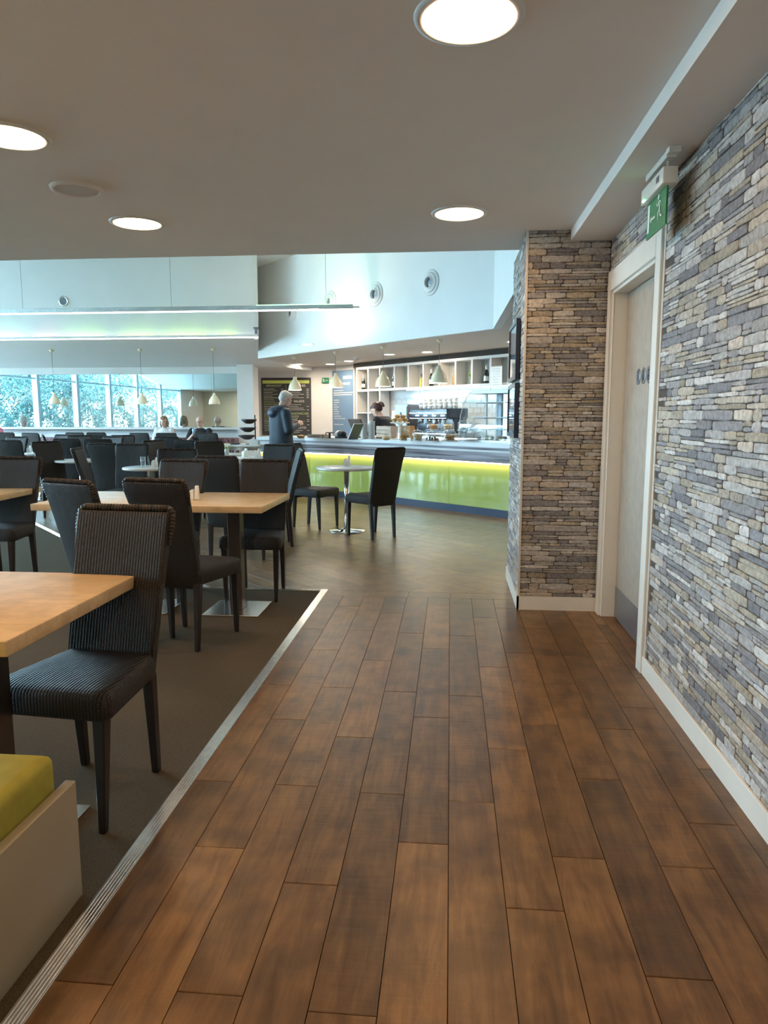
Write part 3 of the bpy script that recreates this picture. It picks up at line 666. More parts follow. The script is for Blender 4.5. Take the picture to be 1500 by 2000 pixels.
place(90,862, (.75,-.5), 'wide grey-brown chair seen side on, left of the squarely seen chairs')
place(129,857, (-.1,1), 'black woven chair with its back to us behind the side-on grey chair')
place(190,858, (-.2,1), 'black woven chair with its back to us, behind the squarely seen chair')
place(298,860, (.85,-.3), 'woven chair leaning left in front of the seated woman')
place(325,853, (0,1), 'black woven chair with its back to us in front of the seated woman')
place(346,876, (.2,-1), 'ribbed brown-black chair facing us in the middle rows, left of the flowers')
place(365,860, (.15,1), 'black woven chair with its back to us between the seated woman and man')
place(408,862, (.6,-.7), 'brown-black chair turned partly right in front of the seated man')
place(14,860, (0,1), 'black woven chair at the left edge, in the row behind the nearest chair')
place(34,853, (-.1,-1), 'brown woven chair facing us near the left edge of the back rows')
place(58,846, (.2,1), 'blue-lit chair with its back to us near the mirror, left side')
place(82,849, (.8,.5), 'dark chair turned right near the mirror, left side')
place(145,845, (.1,1), 'dark chair with its back to us near the mirror, second row left of yellow flowers')
place(125,849, (-.3,-1), 'brown chair facing us left of a brown chair in the rear rows')
place(155,850, (.3,-1), 'brown chair facing us in the rear rows, behind the table corner')
place(187,845, (0,1), 'blue-lit chair with its back to us beside the yellow flowers')
place(222,852, (-.2,-1), 'brown chair facing us right of yellow flowers, left of a pair')
place(240,850, (.25,-1), 'brown chair facing us right of yellow flowers, right of a pair')
place(271,846, (.1,1), 'dark blue chair with its back to us left of the seated woman')
place(324,846, (0,1), 'blue-lit chair directly before the seated woman')
place(405,846, (.1,1), 'blue-lit chair directly before the seated man')
place(8,845, (0,1), 'blue-lit chair before the pink-clad person at the left edge')

# ================================================================ TABLES
BRONZE = mat('bronzed_steel_column', (.12,.095,.08), .32, metal=.8, noise=.05)
GREYTOP = mat('pale_laminate_top', (.72,.70,.66), .22)
def oak_table(cx, cy, w, d, rz, label, cols, z=.75, th=.048, plate=.39):
    t = thing('dining_table', label, 'table', (cx, cy, .003), rz, 'oak topped dining tables')
    MB().box((-w/2,-d/2,z-th), (w/2,d/2,z-.003), OAK).build('tabletop', t, bevel=.004, seg=2)
    for x, y in cols:
        MB().box((x-.045,y-.045,.008), (x+.045,y+.045,z-th-.001), BRONZE).build('column', t, bevel=.004, seg=1)
        MB().box((x-plate/2,y-plate/2,0), (x+plate/2,y+plate/2,.009), STEEL).build('base_plate', t, bevel=.002, seg=1)
oak_table(-1.79,2.16, 1.23,.82, 0, 'thick oak dining table at the near left, cut by the picture edge', [(.365,-.14)], plate=.40)
oak_table(-2.03,5.0, 1.60,.84, 0, 'long oak dining table in the middle with two pedestals and condiments', [(.565,-.235), (-.08,-.235)])
oak_table(-3.80,5.28, .82,.82, R(4), 'oak dining table at the left edge behind the near-left chairs', [(0,0)])
def round_table(cx, cy, label, r=.35, top=GREYTOP, z=.75, fz=0.0):
    t = thing('round_table', label, 'table', (cx, cy, fz), 0, 'small round pedestal tables')
    MB().lathe([(r-.006,z-.026), (r,z-.022), (r,z-.004), (r-.004,z), (0,z)], top, 48, cap=False).lathe([(0,z-.026),(r-.006,z-.026)], top, 48, cap=False, smooth=False).build('tabletop', t)
    MB().lathe([(.030,.02), (.030,z-.027)], CHROME, 24).build('column', t)
    MB().lathe([(.215,0), (.215,.008), (.205,.014), (.06,.022), (.035,.035), (.031,.05)], CHROME, 48).build('base_disc', t)
q = P(677,1037); round_table(-1.193,8.22,'small round white-topped table on steel pedestal before the counter')
tb = [((297,912),'small round table with white salt cellars in the middle rows'), ((75,884),'small round table with a white caddy in the left rows'), ((158,898),'small round table behind edge-on chair in the left rows'), ((490,893),'small pale table between the oak table and the standing man'), ((443,886),'small round table with white flowers')]
for (px, py), lb in tb:
    q = P(px, py, .75); round_table(q.x, q.y, lb, .33)
for (px, w), lb in zip([((205,.8)), ((118,.8)), ((440,.9)), ((330,.9)), ((30,.8)), ((262,.8))], ['with yellow flowers', 'left of the yellow flowers', 'at the right end of the bench', 'before the seated woman', 'at the far left', 'left of the seated woman']):
    q = AY(px, 857, 14.3); oak_table(q.x, 14.55, w*.8, .62, 0, 'pale oak table along the mirror bench, %s' % lb, [(0,0)], plate=.34)
def condiment(px, py, label, s=1.0, rz=0.0, z=.75, pos=None):
    q = pos or P(px, py, z+.001); t = thing('condiment_set', label, 'condiment holder', (q[0], q[1], z+.002), rz, 'condiment sets on the tables')
    pr = [(-.035,0), (.0,0), (.0,.075)]+[(-.035*math.sin(R(a)), .045+.03*math.cos(R(a))) for a in (20,45,70,90)]
    mb = MB(); n = len(pr); mb.add([(x*s,-.02*s,zz*s) for x, zz in pr]+[(x*s,.02*s,zz*s) for x, zz in pr], [tuple(range(n)), tuple(range(n,2*n))[::-1]]+[(i,n+i,n+(i+1)%n,(i+1)%n) for i in range(n)], PINE if s > 1.2 else CERAM); mb.build('salt_block', t)
    MB().frus((.02*s,0,0), (.018*s,.018*s), (.02*s,0,.10*s), (.011*s,.011*s), CERAM).build('pepper_block', t, bevel=.004*s, seg=2)
condiment(380,976, 'pair of cream salt and pepper blocks on the middle oak table', 1.0)
condiment(678,909, 'white number block and cellars on the round table before counter', 1.15)
q = P(297,912,.75); condiment(0,0, 'white salt cellars on the small round table in middle rows', 1.1, pos=(q.x+.04,q.y,.75))
q = P(75,884,.75); condiment(0,0, 'white salt cellars on the small table at left', 1.1, pos=(q.x-.15,q.y,.75))
q = P(490,893,.75); condiment(0,0, 'white salt cellars on the pale table by the standing man', 1.2, pos=(q.x+.1,q.y,.75))
condiment(0,0, 'white menu block on the pale table by the standing man', 1.2, 1.0, pos=(q.x-.1,q.y+.05,.75))
def flowers(q, label, mt, z=.75):
    t = thing('flower_vase', label, 'flowers', (q[0], q[1], z+.001)); rnd = random.Random(int(abs(q[0])*100))
    MB().lathe([(.03,0), (.045,.03), (.035,.07), (.03,.085)], CERAM, 20, cap=False).build('vase', t)
    st = MB(); bl = MB()
    for k in range(9):
        a = k*.7*2; r = .03+.012*k; e = (r*math.cos(a), r*math.sin(a), .12+rnd.uniform(0,.045)); st.tube([(0,0,.02), (e[0]*.4,e[1]*.4,.09), e], .0025, LIMEF, 4)
        for j in range(6): b = j*1.05; bl.ell((e[0]+.014*math.cos(b), e[1]+.014*math.sin(b), e[2]), (.014,.014,.008), mt, 6, 4)
        bl.ell((e[0],e[1],e[2]+.006), (.008,.008,.006), LIMEP, 6, 4)
    st.build('stems', t); bl.build('petals', t)
q = AY(197,866,14.35); flowers((q.x,14.4), 'vase of yellow flowers on an oak table before the mirror', mat('yellow_petals', (.8,.68,.05), .6))
q = P(443,888,.75); flowers((q.x,q.y), 'vase of white flowers on the small round table', mat('cream_petals', (.8,.8,.62), .6))
def lathe_thing(name, label, cat, loc, parts, grp=None, n=20):
    t = thing(name, label, cat, loc, 0, grp)
    for pn, prof, mt in parts: MB().lathe(prof, mt, n, cap=False).build(pn, t)
    return t
q = P(297,912,.75); q.x -= .08; q.y -= .06; lathe_thing('water_glass', 'tall thin glass beside the salt cellars on the round table', 'glass', (q.x,q.y,.752), [('glass', [(0,.002),(.026,0),(.03,.12),(.028,.12),(.024,.006)], CLEAR)])
q = P(80,925,0); 
lathe_thing('water_bottle', 'small blue water bottle on the table beyond the left chair', 'bottle', (P(72,893,.75).x, P(72,893,.75).y, .752), [('bottle_body', [(.03,0),(.032,.12),(.014,.17),(.012,.2)], mat('blue_bottle', (.1,.3,.6), .1)), ('cap', [(.014,.2),(.014,.22),(0,.222)], CERAM)])

# ---- bench at the near left
t = thing('bench', 'cream panelled bench with an olive-lime cushion at the lower left', 'bench', (-1.02, 1.78, .003))
MB().box((-.03,-2.2,.0), (0,0,.345), BENCHW).build('end_panel', t, bevel=.004, seg=2)
MB().box((-1.3,-.62,.0), (-.03,-.03,.30), BENCHW).build('bench_box', t, bevel=.003, seg=1)
cb = MB().box((-1.3,-.64,.302), (-.034,-.03,.44), LIME); cb.build('seat_cushion', t, bevel=.035, seg=4)
MB().box((-1.3,-.80,.0), (-.032,-.66,.95), LIME).build('back_cushion', t, bevel=.03, seg=3)
# ---- banquette along the mirror
PATN = mat('patterned_upholstery', (.20,.12,.14), .8, noise=.9, scale=28)
t = thing('banquette', 'long banquette with patterned back under the mirror', 'bench', (-9.2, 15.5, .003))
MB().box((-4.7,-.25,0), (4.55,.30,.38), BENCHW).build('bench_box', t); MB().box((-4.7,-.27,.382), (4.55,.12,.47), PATN).build('seat_cushion', t, bevel=.03, seg=2)
for k in range(7): x = -4.65+k*1.31; MB().box((x,.13,.475), (x+1.29,.24,.84), PATN).build('back_cushion', t, bevel=.03, seg=2)
mr = thing('wall_mirror', 'long wall mirror behind the bench reflecting windows and trees', 'mirror', (-9.36, 16.01, 1.07))
MB().box((-4.62,0,0), (4.62,.012,1.195), MIRROR).build('mirror_glass', mr)
for x in (-1.6, 1.55): MB().box((x-.003,-.002,0), (x+.003,.0,1.195), FRAMEB).build('joint', mr)

# ================================================================ COUNTER
CU = Vector((.743,-.670)); CIN = Vector((.669,.743)); RC = math.atan2(CU.y, CU.x)
line = [Vector(p) for p in ((2.3,8.03), (.78,9.4), (-.81,10.83), (-1.65,11.52), (-2.35,11.90), (-3.25,12.10))]
def offs(pts, o):      # offset towards the customers
    r = []
    for i, p in enumerate(pts):
        d = (pts[min(i+1, len(pts)-1)]-pts[max(i-1, 0)]).normalized(); r.append(p+Vector((-d.y, d.x))*-o*-1)
    return r
def sweep(mb, pts, prof, mt):
    n = len(prof); vs = []; fs = []
    cols = [offs(pts, o) for o, z in prof]
    for i in range(len(pts)):
        for k, (o, z) in enumerate(prof): vs.append((cols[k][i].x, cols[k][i].y, z))
    for i in range(len(pts)-1):
        for k in range(n): q = (k+1) % n; fs.append((i*n+k, i*n+q, (i+1)*n+q, (i+1)*n+k))
    fs.append(tuple(range(n))[::-1]); fs.append(tuple((len(pts)-1)*n+k for k in range(n)))
    return mb.add(vs, fs, mt)
d0 = offs([Vector((0,0)), Vector((-1,1))], 1)[0]; SG = 1 if d0.dot(Vector((-.67,-.74))) > 0 else -1
ct = thing('service_counter', 'long cafe counter with lime glass front and striped edge', 'counter')
sweep(MB(), line, [(SG*0,0), (SG*0,.10), (SG*-.55,.10), (SG*-.55,0)][::-1], NAVY).build('plinth', ct)
sweep(MB(), line, [(SG*-.02,.10), (SG*-.02,.72), (SG*-.55,.72), (SG*-.55,.10)][::-1], BENCHW).build('carcass', ct)
sweep(MB(), line, [(SG*.06,.722), (SG*.13,.86), (SG*.14,.925), (SG*-.55,.925), (SG*-.55,.722)][::-1], STRIPE).build('striped_fascia', ct)
sweep(MB(), line, [(SG*.128,.862), (SG*.139,.862), (SG*.147,.890), (SG*.136,.890)][::-1], TOPW).build('white_inlay', ct)
sweep(MB(), line, [(SG*.15,.926), (SG*.15,.98), (SG*-.62,.98), (SG*-.62,.926)][::-1], TOPW).build('worktop', ct)
sweep(MB(), line, [(SG*.035,.708), (SG*.035,.721), (SG*.01,.721), (SG*.01,.708)][::-1], COVEL).build('strip_light', ct)
for i in range(len(line)-1):
    a, b = line[i], line[i+1]; L = (b-a).length; n = max(1, round(L/1.3))
    for k in range(n):
        p, q = a.lerp(b, k/n), a.lerp(b, (k+1)/n); dd = (q-p).normalized()*.002
        nn = Vector((-dd.y, dd.x)).normalized(); nn = nn if nn.dot(Vector((-.67,-.74))) > 0 else -nn
        pa, pb = p+dd-nn*.018, q-dd-nn*.018
        MB().prism([tuple(pa), tuple(pa+nn*.014), tuple(pb+nn*.014), tuple(pb)], .102, .706, GREENG).build('glass_panel', ct)
# ---- shelving against the rear wall of the bar
WV = (Vector(WB)-Vector(WA)).normalized(); WN = Vector((WV.y, -WV.x)); WN = WN if WN.y < 0 else -WN
RW = math.atan2(WV.y, WV.x)
SA = Vector(WA)+WN*.28; SB = Vector(WB)+WN*.28
def su(px, py=760): q = AL(px, py, SA, SB); return (Vector((q.x, q.y))-SA).dot(WV), q.z
sh = thing('shelving_unit', 'white open niche shelving high behind the bar', 'shelf', (SA.x, SA.y, 0), RW)
ztop = su(760,712)[1]; zsh = su(760,758)[1]
ups = [su(x)[0] for x in (696.5, 719, 741.5, 770, 797, 826, 857, 889, 921, 957, 993)]+[su(993)[0]+.5, su(993)[0]+1.0]
u0, u1 = ups[0], ups[-1]; D = .26; tk = .022
MB().box((u0-tk,.0,ztop-.05), (u1+tk,D,ztop), SHELFW).build('top_board', sh)
MB().box((u0-tk,.0,zsh-.05), (u1+tk,D,zsh), SHELFW).build('shelf_board', sh)
MB().box((u0,D-.01,.9), (ups[2],D,zsh-.05), NICHE).box((u0,D-.01,zsh), (u1,D,ztop-.05), NICHE).build('back_panel', sh)
for i, u in enumerate(ups): MB().box((u-tk,0,.9 if i < 3 else zsh), (u+tk,D-.011,ztop-.05 if i > 2 else ztop-.05), SHELFW).build('upright', sh)
for zz in (su(706,805)[1], ): MB().box((u0+tk,0,zz-.03), (ups[2]-tk,D-.011,zz), SHELFW).build('shelf_board', sh)
MB().box((u0-.3,.12,ztop+.002), (u1,D,ZS-.001), mat('gap_shade_brown', (.06,.045,.035), .8)).build('gap_shade_panel', sh)  # dark brown panel stands in for the shade between shelving and soffit
# glazed tiles under the niches
tw, thh = .20, .10; tile_me = MB().box((0,0,0), (tw-.006,.008,thh-.006), TILE).mesh('tile', .0015, 1)
wc = bpy.data.objects['wall_counter']; k = 0
for r in range(10):
    u = ups[2]+.03-(tw/2 if r % 2 else 0); z = .98+r*thh
    while u < ups[10]+.5:
        if u > ups[2] and z+thh < zsh-.04:
            p = Vector(WA)+WN*.010+WV*u; link('tile', tile_me, wc, (p.x, p.y, z), RW)
        u += tw
# glass shelf with small lights
q0, q1 = su(815)[0], su(955)[0]
t = thing('glass_shelf', 'clear glass shelf hung under the bottle niches', 'shelf', (SA.x, SA.y, zsh-.14), RW)
MB().box((q0,.02,0), (q1,.25,.010), CLEAR).build('glass_plate', t); MB().box((q0,.02,.012), (q0+.02,.05,.088), STEEL).box((q1-.02,.02,.012), (q1,.05,.088), STEEL).build('hanger', t)
SW = Vector((0,0))
def on_shelf(px): u = su(px)[0]; p = SA+WV*u-WN*.11; return (p.x, p.y, zsh+.001)
def bottle(px, label, h=.30, body=BOTTLEG, cap_=FOIL, lab=CERAM, fat=1.0):
    t = thing('bottle', label, 'bottle', on_shelf(px), 0, 'bottles in the bar niches'); r = .042*fat
    MB().lathe([(0,.002), (r*.9,0), (r,.01), (r,h*.5), (r*.85,h*.6), (r*.42,h*.72), (r*.36,h*.80)], body, 20, cap=False).build('bottle_glass', t)
    MB().lathe([(r*.40,h*.72), (r*.42,h*.98), (r*.3,h), (0,h)], cap_, 16, cap=False).build('foil_neck', t)
    MB().lathe([(r*1.02,h*.14), (r*1.02,h*.38)], lab, 20, cap=False).build('bottle_label', t)
bottle(702, 'dark wine bottle with silver neck in the first niche', .33); bottle(714.5, 'dark wine bottle half hidden by an upright in the first niche', .30)
bottle(761.5, 'dark wine bottle with a pale neck, left of two behind a pendant', .36); bottle(766.5, 'dark wine bottle with a pale neck, right of two behind a pendant', .36)
bottle(834, 'dark wine bottle with silver neck in the sixth niche', .34); bottle(941, 'large dark sparkling wine bottle with silver neck, rightmost', .34, fat=1.15)
bottle(879, 'amber spirit bottle with a dark cap beside the last pendant', .28, AMBER, KRAFT, AMBER)
bottle(815.5, 'squat bottle of yellow oil with a brown cap', .26, OIL, mat('brown_cap', (.10,.05,.03), .5), OIL, 1.1)
for px, w in ((788.5,'fourth niche, left of the oil bottle'), (910,'eighth niche, left of the large bottle')):
    t = thing('fruit_glass', 'stem glass filled with limes in the %s' % w, 'glass', on_shelf(px), 0, 'glasses of limes')
    MB().lathe([(.035,0), (.006,.006), (.005,.06), (.04,.09), (.05,.20), (.048,.20), (.037,.094)], CLEAR, 20, cap=False).build('glass_bowl', t)
    for k, (a, b, c) in enumerate([(0,.0,.12), (.018,.01,.165), (-.018,.0,.17), (.0,-.01,.205)]): MB().ell((a,b,c), (.024,.024,.024), LIMEF, 10, 7).build('lime', t)
q = AL(970,737, SA+WN*.05, SB+WN*.05); t = thing('notice', 'paper notice of several short lines fixed over the right niches', 'notice', (q.x, q.y, q.z), RW)
MB().box((-.14,-.012,-.19), (.14,-.008,.19), PAPER).build('sheet', t)
for k in range(7): w = .09-.012*(k % 3); MB().box((-w,-.014,.14-k*.045), (w,-.0125,.146-k*.045), GREYM).build('print_line', t)
# back counter along the tiles
bu0, bu1 = su(768)[0], ups[-1]
t = thing('back_counter', 'steel topped back counter under the tiled wall', 'counter', (Vector(WA).x, Vector(WA).y, 0), RW)
MB().box((bu0,-.72,0), (bu1,-.02,.90), SHELFW).build('carcass', t); MB().box((bu0,-.74,.902), (bu1,-.012,.94), STEEL).build('worktop', t)
MB_A, MB_B = Vector(WA)+WN*.5, Vector(WB)+WN*.5
def bu(px): q = AL(px, 800, MB_A, MB_B); return Vector((q.x, q.y))
# espresso machine
p = bu(857); sc = (bu(892)-bu(822)).length; hw = sc/2; htop = AL(857,796, MB_A, MB_B).z-.94
ESP = mat('espresso_black', (.015,.020,.035), .25); t = thing('espresso_machine', 'wide black espresso machine behind the counter', 'coffee machine', (p.x, p.y, .941), RW)
MB().box((-hw,-.10,.06), (hw,.24,htop-.12), ESP).box((-hw-.02,-.27,htop-.20), (hw+.02,.25,htop-.02), ESP).box((-hw,-.26,.03), (hw,.25,.075), STEEL).build('body', t, bevel=.012, seg=2)
MB().box((-hw-.02,-.285,htop-.11), (hw+.02,-.271,htop-.100), STEEL).box((-hw,-.285,htop-.205), (hw,-.271,htop-.198), STEEL).build('chrome_trim', t)
for k in range(4): x = -hw*.7+k*hw*.47; MB().box((x,-.276,htop-.165), (x+hw*.22,-.272,htop-.135), CERAM).build('white_badge', t)
for k in range(3):
    x = -hw*.55+k*hw*.5; g = MB().lathe([(.035,htop-.27), (.035,htop-.205)], CHROME, 18, Matrix.Translation((x,-.18,0))).build('group_head', t)
    MB().tube([(x,-.18,htop-.285), (x,-.30,htop-.30)], .013, BLACKP, 8).lathe([(.034,htop-.30),(.036,htop-.272)], CHROME, 18, Matrix.Translation((x,-.18,0))).build('portafilter', g)
for sx in (-1, 1): MB().box((sx*hw*.9-.03,-.25,0), (sx*hw*.9+.03,-.19,.03), BLACKP).build('foot', t)
cup_me = MB().lathe([(0,.002), (.026,0), (.040,.045), (.043,.062), (.040,.062), (.030,.01)], CERAM, 16, cap=False).tube([(.040,0,.048), (.062,0,.044), (.062,0,.022), (.034,0,.016)], .005, CERAM, 6).mesh('cup')
cup0 = None
for r in range(2):
    for l in range(3 if r == 0 else 2):
        for k in range(7):
            u = -hw+.10+k*(2*hw-.16)/6; pp = p+WV*u+WN*(-.02+r*.11); o = link('coffee_cup', cup_me, None, (pp.x, pp.y, .941+htop-.019+l*.064), RW+k)
            tag(o, 'white cup on the espresso machine, %s row, %s layer' % (['front', 'back'][1-r], ['lowest', 'middle', 'top'][l]), 'cup', 'white cups on the espresso machine')
p = bu(799); w_ = (bu(812)-bu(787)).length; h_ = AL(800,790, MB_A, MB_B).z-.941
t = thing('milk_fridge', 'grey metal cabinet left of the espresso machine', 'appliance', (p.x, p.y, .941), RW)
MB().box((-w_/2,-.2,0), (w_/2,.2,h_), GREYM).build('body', t, bevel=.008, seg=1); MB().box((-w_/2+.02,-.212,.03), (w_/2-.02,-.201,h_-.04), GREYM).build('door', t); MB().box((-.02,-.222,h_*.5), (.02,-.213,h_*.75), BLACKP).build('dark_handle', t)
p = bu(783); t = thing('paper_roll', 'white upright roll beside the grey cabinet', 'roll', (p.x-.10, p.y-.1, .941)); MB().lathe([(.02,.0),(.02,.012),(.075,.012),(.075,h_*.8),(.02,h_*.8)], PAPER, 24).build('roll', t); MB().lathe([(.018,0),(.018,h_*.86)], STEEL, 12).build('spindle', t)

# ================================================================ THINGS ON THE COUNTER
def ctr(px, py, inn=0.0): q = P(px, py, .981); return (q.x+CIN.x*inn, q.y+CIN.y*inn, .981)
# register screen, card printer, stand
p = ctr(684, 855, .12); t = thing('till', 'black till screen with a blue back panel beside the white cups', 'till', p, RC)
MB().box((-.10,-.08,0), (.10,.08,.02), BLACKP).frus((0,.0,.02), (.03,.02), (0,.02,.17), (.02,.015), BLACKP).build('stand', t, bevel=.003, seg=1)
Mx = Matrix.Translation((0,.02,.20)) @ Matrix.Rotation(R(-62), 4, 'X')
MB().box((-.16,-.11,-.012), (.16,.11,.012), BLACKP, Mx).build('screen', t, bevel=.004, seg=1)
MB().box((-.07,-.03,.02), (.09,-.02,.14), mat('customer_display_blue', (.25,.5,.8), .3)).build('customer_display', t, bevel=.003, seg=1)
p = ctr(666, 856, .0); t = thing('receipt_printer', 'rounded black and white printer on the counter left of the till', 'printer', p, RC)
Mx = Matrix.Rotation(R(90), 4, 'Y')
MB().lathe([(0,-.09),(.055,-.085),(.060,-.07),(.060,-.02),(0,-.02)], CERAM, 24, Matrix.Translation((0,0,.062)) @ Mx, cap=False).build('white_end', t)
MB().lathe([(.0,-.019),(.058,-.019),(.055,.05),(.040,.09),(0,.10)], BLACKP, 24, Matrix.Translation((0,0,.062)) @ Mx, cap=False).box((-.08,-.06,0),(.09,.06,.03), BLACKP).build('body', t)
p = ctr(644, 856, .0); t = thing('card_stand', 'small black metal stand with a bent arm on the counter', 'stand', p, RC)
MB().box((-.05,-.04,0), (.05,.04,.006), BLACKP).tube([(.0,0,.006), (0,0,.09)], .018, BLACKP, 12).build('post', t); MB().tube([(.10,0,.088), (-.08,0,.088), (-.10,0,.08), (-.10,0,.045)], .008, BLACKP, 8).build('arm', t)
p = ctr(691, 859, -.02); t = thing('leaning_menu', 'grey leaning menu plate in a white frame before the till', 'menu holder', p, RC)
Mx = Matrix.Translation((0,0,.004)) @ Matrix.Rotation(R(32), 4, 'Y')
MB().box((-.006,-.09,0), (.0,.09,.27), GREYM, Mx).build('plate', t); MB().box((-.008,-.098,0), (.002,-.09,.275), CERAM, Mx).box((-.008,.09,0), (.002,.098,.275), CERAM, Mx).box((-.008,-.09,.27), (.002,.09,.278), CERAM, Mx).box((-.05,-.09,-.003), (.10,.09,.003), CERAM).build('frame', t)
for px, h, w, cx_ in ((709,.24,.056,'shorter stack of white paper cups beside the till'), (723.5,.27,.060,'taller stack of white paper cups left of the crate')):
    p = ctr(px, 858, .02); t = thing('cup_stack', cx_, 'cups', p, 0, 'stacks of paper cups'); n = int(h/.02)
    MB().lathe([(0,.001), (w*.75,.0)]+[(w*(.76+.24*((k % 2))), .004+k*h/(2*n)) for k in range(2*n)]+[(w*.9,h), (w*.8,h-.01), (0,h-.012)], PAPER, 20, cap=False).build('paper_cups', t)
p = ctr(749, 856, .12); t = thing('crate', 'greyed wooden slatted crate on the counter', 'crate', p, RC)
for k in range(3): MB().box((-.17,-.12,.01+k*.062), (.17,-.108,.064+k*.062), PINE).build('slat', t); MB().box((-.17,.108,.01+k*.062), (.17,.12,.064+k*.062), PINE).build('slat', t)
MB().box((-.17,-.107,.0), (-.158,.107,.19), PINE).box((.158,-.107,.0), (.17,.107,.19), PINE).box((-.157,-.107,.0), (.157,.107,.01), PINE).build('ends', t)
for k in range(5): MB().ell((-.12+.06*k,.0,.165), (.03,.05,.03), CHOC, 10, 6).build('wrapped_bar', t)
p = ctr(753, 858, -.05); t = thing('snack_tray', 'low tray of dark wrapped sweets before the crate', 'tray', p, RC)
MB().box((-.15,-.05,0), (.12,.05,.008), CERAM).build('tray', t)
for k in range(9): MB().ell((-.13+.03*k,.01*(k % 2),.022), (.016,.026,.014), [CHOC, KRAFT, GREYM][k % 3], 8, 6).build('sweet', t)
p = ctr(772, 857, .10)
t = thing('cake_stand', 'tall white cake stand piled with muffins', 'cake stand', p, 0)
MB().lathe([(.07,0), (.065,.01), (.04,.02), (.032,.05), (.034,.22), (.05,.235), (.15,.24), (.155,.25), (.15,.252), (0,.25)], CERAM, 32, cap=False).build('stand', t)
for k, (a, b, c) in enumerate([(-.085,0,0), (.0,-.05,0), (.085,.0,0), (0,.08,0), (-.04,.0,.055), (.05,.02,.055), (.0,.0,.0)]):
    m_ = thing('muffin', 'golden muffin on the tall cake stand, %s' % ['left of the bottom ring','front of the bottom ring','right of the bottom ring','back of the bottom ring','upper left','upper right','in the middle'][k], 'muffin', (p[0]+a, p[1]+b, p[2]+.253+c), 0, 'muffins on the cake stand')
    MB().lathe([(0,0), (.028,0), (.037,.035)], SPONGE, 16, cap=False).build('muffin_case', m_); MB().ell((0,0,.038), (.046,.046,.026), CRUST, 14, 8).build('muffin_top', m_)
p = ctr(790, 857, .06); t = thing('sign_box', 'brown board box with a small white round emblem', 'box', p, RC)
MB().box((-.115,-.05,0), (.115,.05,.20), KRAFT).build('board', t, bevel=.002, seg=1)
MB().lathe([(.022,0),(.022,.001),(.013,.001),(.013,0)], CERAM, 24, Matrix.Translation((-.01,-.051,.165)) @ Matrix.Rotation(R(90), 4, 'X'), cap=False).box((-.022,-.052,.135), (-.012,-.0505,.146), CERAM).box((-.008,-.052,.135), (.002,-.0505,.146), CERAM).build('emblem', t)
rnd = random.Random(5)
def cakes(t, kind, r, z0):
    if kind == 'slices':
        for k in range(4): MB().box((-.07+k*.036,-.05,z0), (-.04+k*.036,.05,z0+.05+.01*(k % 2)), CHOC).build('cake_slice', t, bevel=.003, seg=1)
    elif kind == 'cookies':
        for k in range(9): a = k*2.4; MB().lathe([(0,0),(.040,0),(.045,.006),(.036,.014),(0,.016)], CRUST, 14, Matrix.Translation((.04*math.cos(a),.04*math.sin(a), z0+.013*(k//2)+.01)) @ Matrix.Rotation(rnd.uniform(-.5,.5), 4, 'X'), cap=False).build('cookie', t)
    else:
        for k in range(6): a = k*1.05*2; MB().ell((r*.38*math.cos(a), r*.38*math.sin(a), z0+.028+.03*(k//3)), (.042,.036,.026), SPONGE if kind == 'scones' else CRUST, 12, 8).build('bun', t)
def cloche(px, py, r, h, stand, kind, label, inn=0):
    p = ctr(px, py, inn); t = thing('cake_cloche', label, 'cake dome', p, 0, 'clear cake domes on the counter')
    if stand: MB().lathe([(.06,0), (.055,.008), (.02,.03), (.018,stand-.02), (.05,stand-.006), (r+.012,stand-.004), (r+.012,stand+.004), (0,stand+.004)], CLEAR, 32, cap=False).build('foot', t)
    else: MB().lathe([(r+.008,0), (r+.008,.006), (0,.006)], CERAM, 32, cap=False).build('base', t)
    z = stand+.005 if stand else .007
    MB().lathe([(r,z), (r,z+h*.62), (r*.94,z+h*.78), (r*.75,z+h*.9), (r*.4,z+h*.97), (.012,z+h)], CLEAR, 36, cap=False).build('dome', t)
    MB().lathe([(r*1.01,z), (r*1.012,z+.006)], CERAM, 36, cap=False).build('rim', t)
    MB().lathe([(.008,z+h), (.012,z+h+.012)], CLEAR, 12, cap=False).ell((0,0,z+h+.026), (.018,.018,.018), CLEAR, 14, 10).build('knob', t)
    cakes(t, kind, r, z+.002)
for a in [(819,857,.105,.15,.13,'buns','on a foot holding buns, leftmost of the back row',.30), (848,857,.105,.15,.13,'scones','on a foot holding scones, middle of the back row',.30), (881,858,.105,.15,.13,'slices','on a foot holding dark slices, right in the back row',.30),
          (788,861,.095,.16,0,'buns','holding buns, leftmost of the front row',.0), (815,861,.085,.15,0,'scones','holding pale scones, second in the front row',.0), (842,862,.085,.14,0,'slices','holding brown slices, third in the front row',.0), (877,862,.100,.15,0,'cookies','holding a heap of brown cookies, front row',.0),
          (915,860,.10,.17,.10,'none','standing empty beside the glass display case',.12)]:
    if a[5] == 'none': cakes_ = cakes; cakes = lambda *k: None
    cloche(a[0], a[1], a[2], a[3], a[4], a[5], 'clear dome '+a[6], a[7])
p = ctr(757, 860, -.03); t = thing('bun', 'loose bun on the counter before the crate', 'bun', (p[0], p[1], .982), 0); MB().ell((0,0,.032), (.062,.055,.032), SPONGE, 16, 10).build('bun_top', t)
for px, w in ((803,'first and second front domes'), (832,'second and third front domes'), (857,'third and fourth front domes')):
    p = ctr(px, 862, -.04); t = thing('price_card', 'small white price card between the %s' % w, 'card', p, RC, 'price cards'); MB().box((-.035,-.006,0), (.035,.006,.05), PAPER).build('card', t); MB().box((-.02,-.008,.02), (.02,-.0065,.026), BLUEB).build('print_line', t)
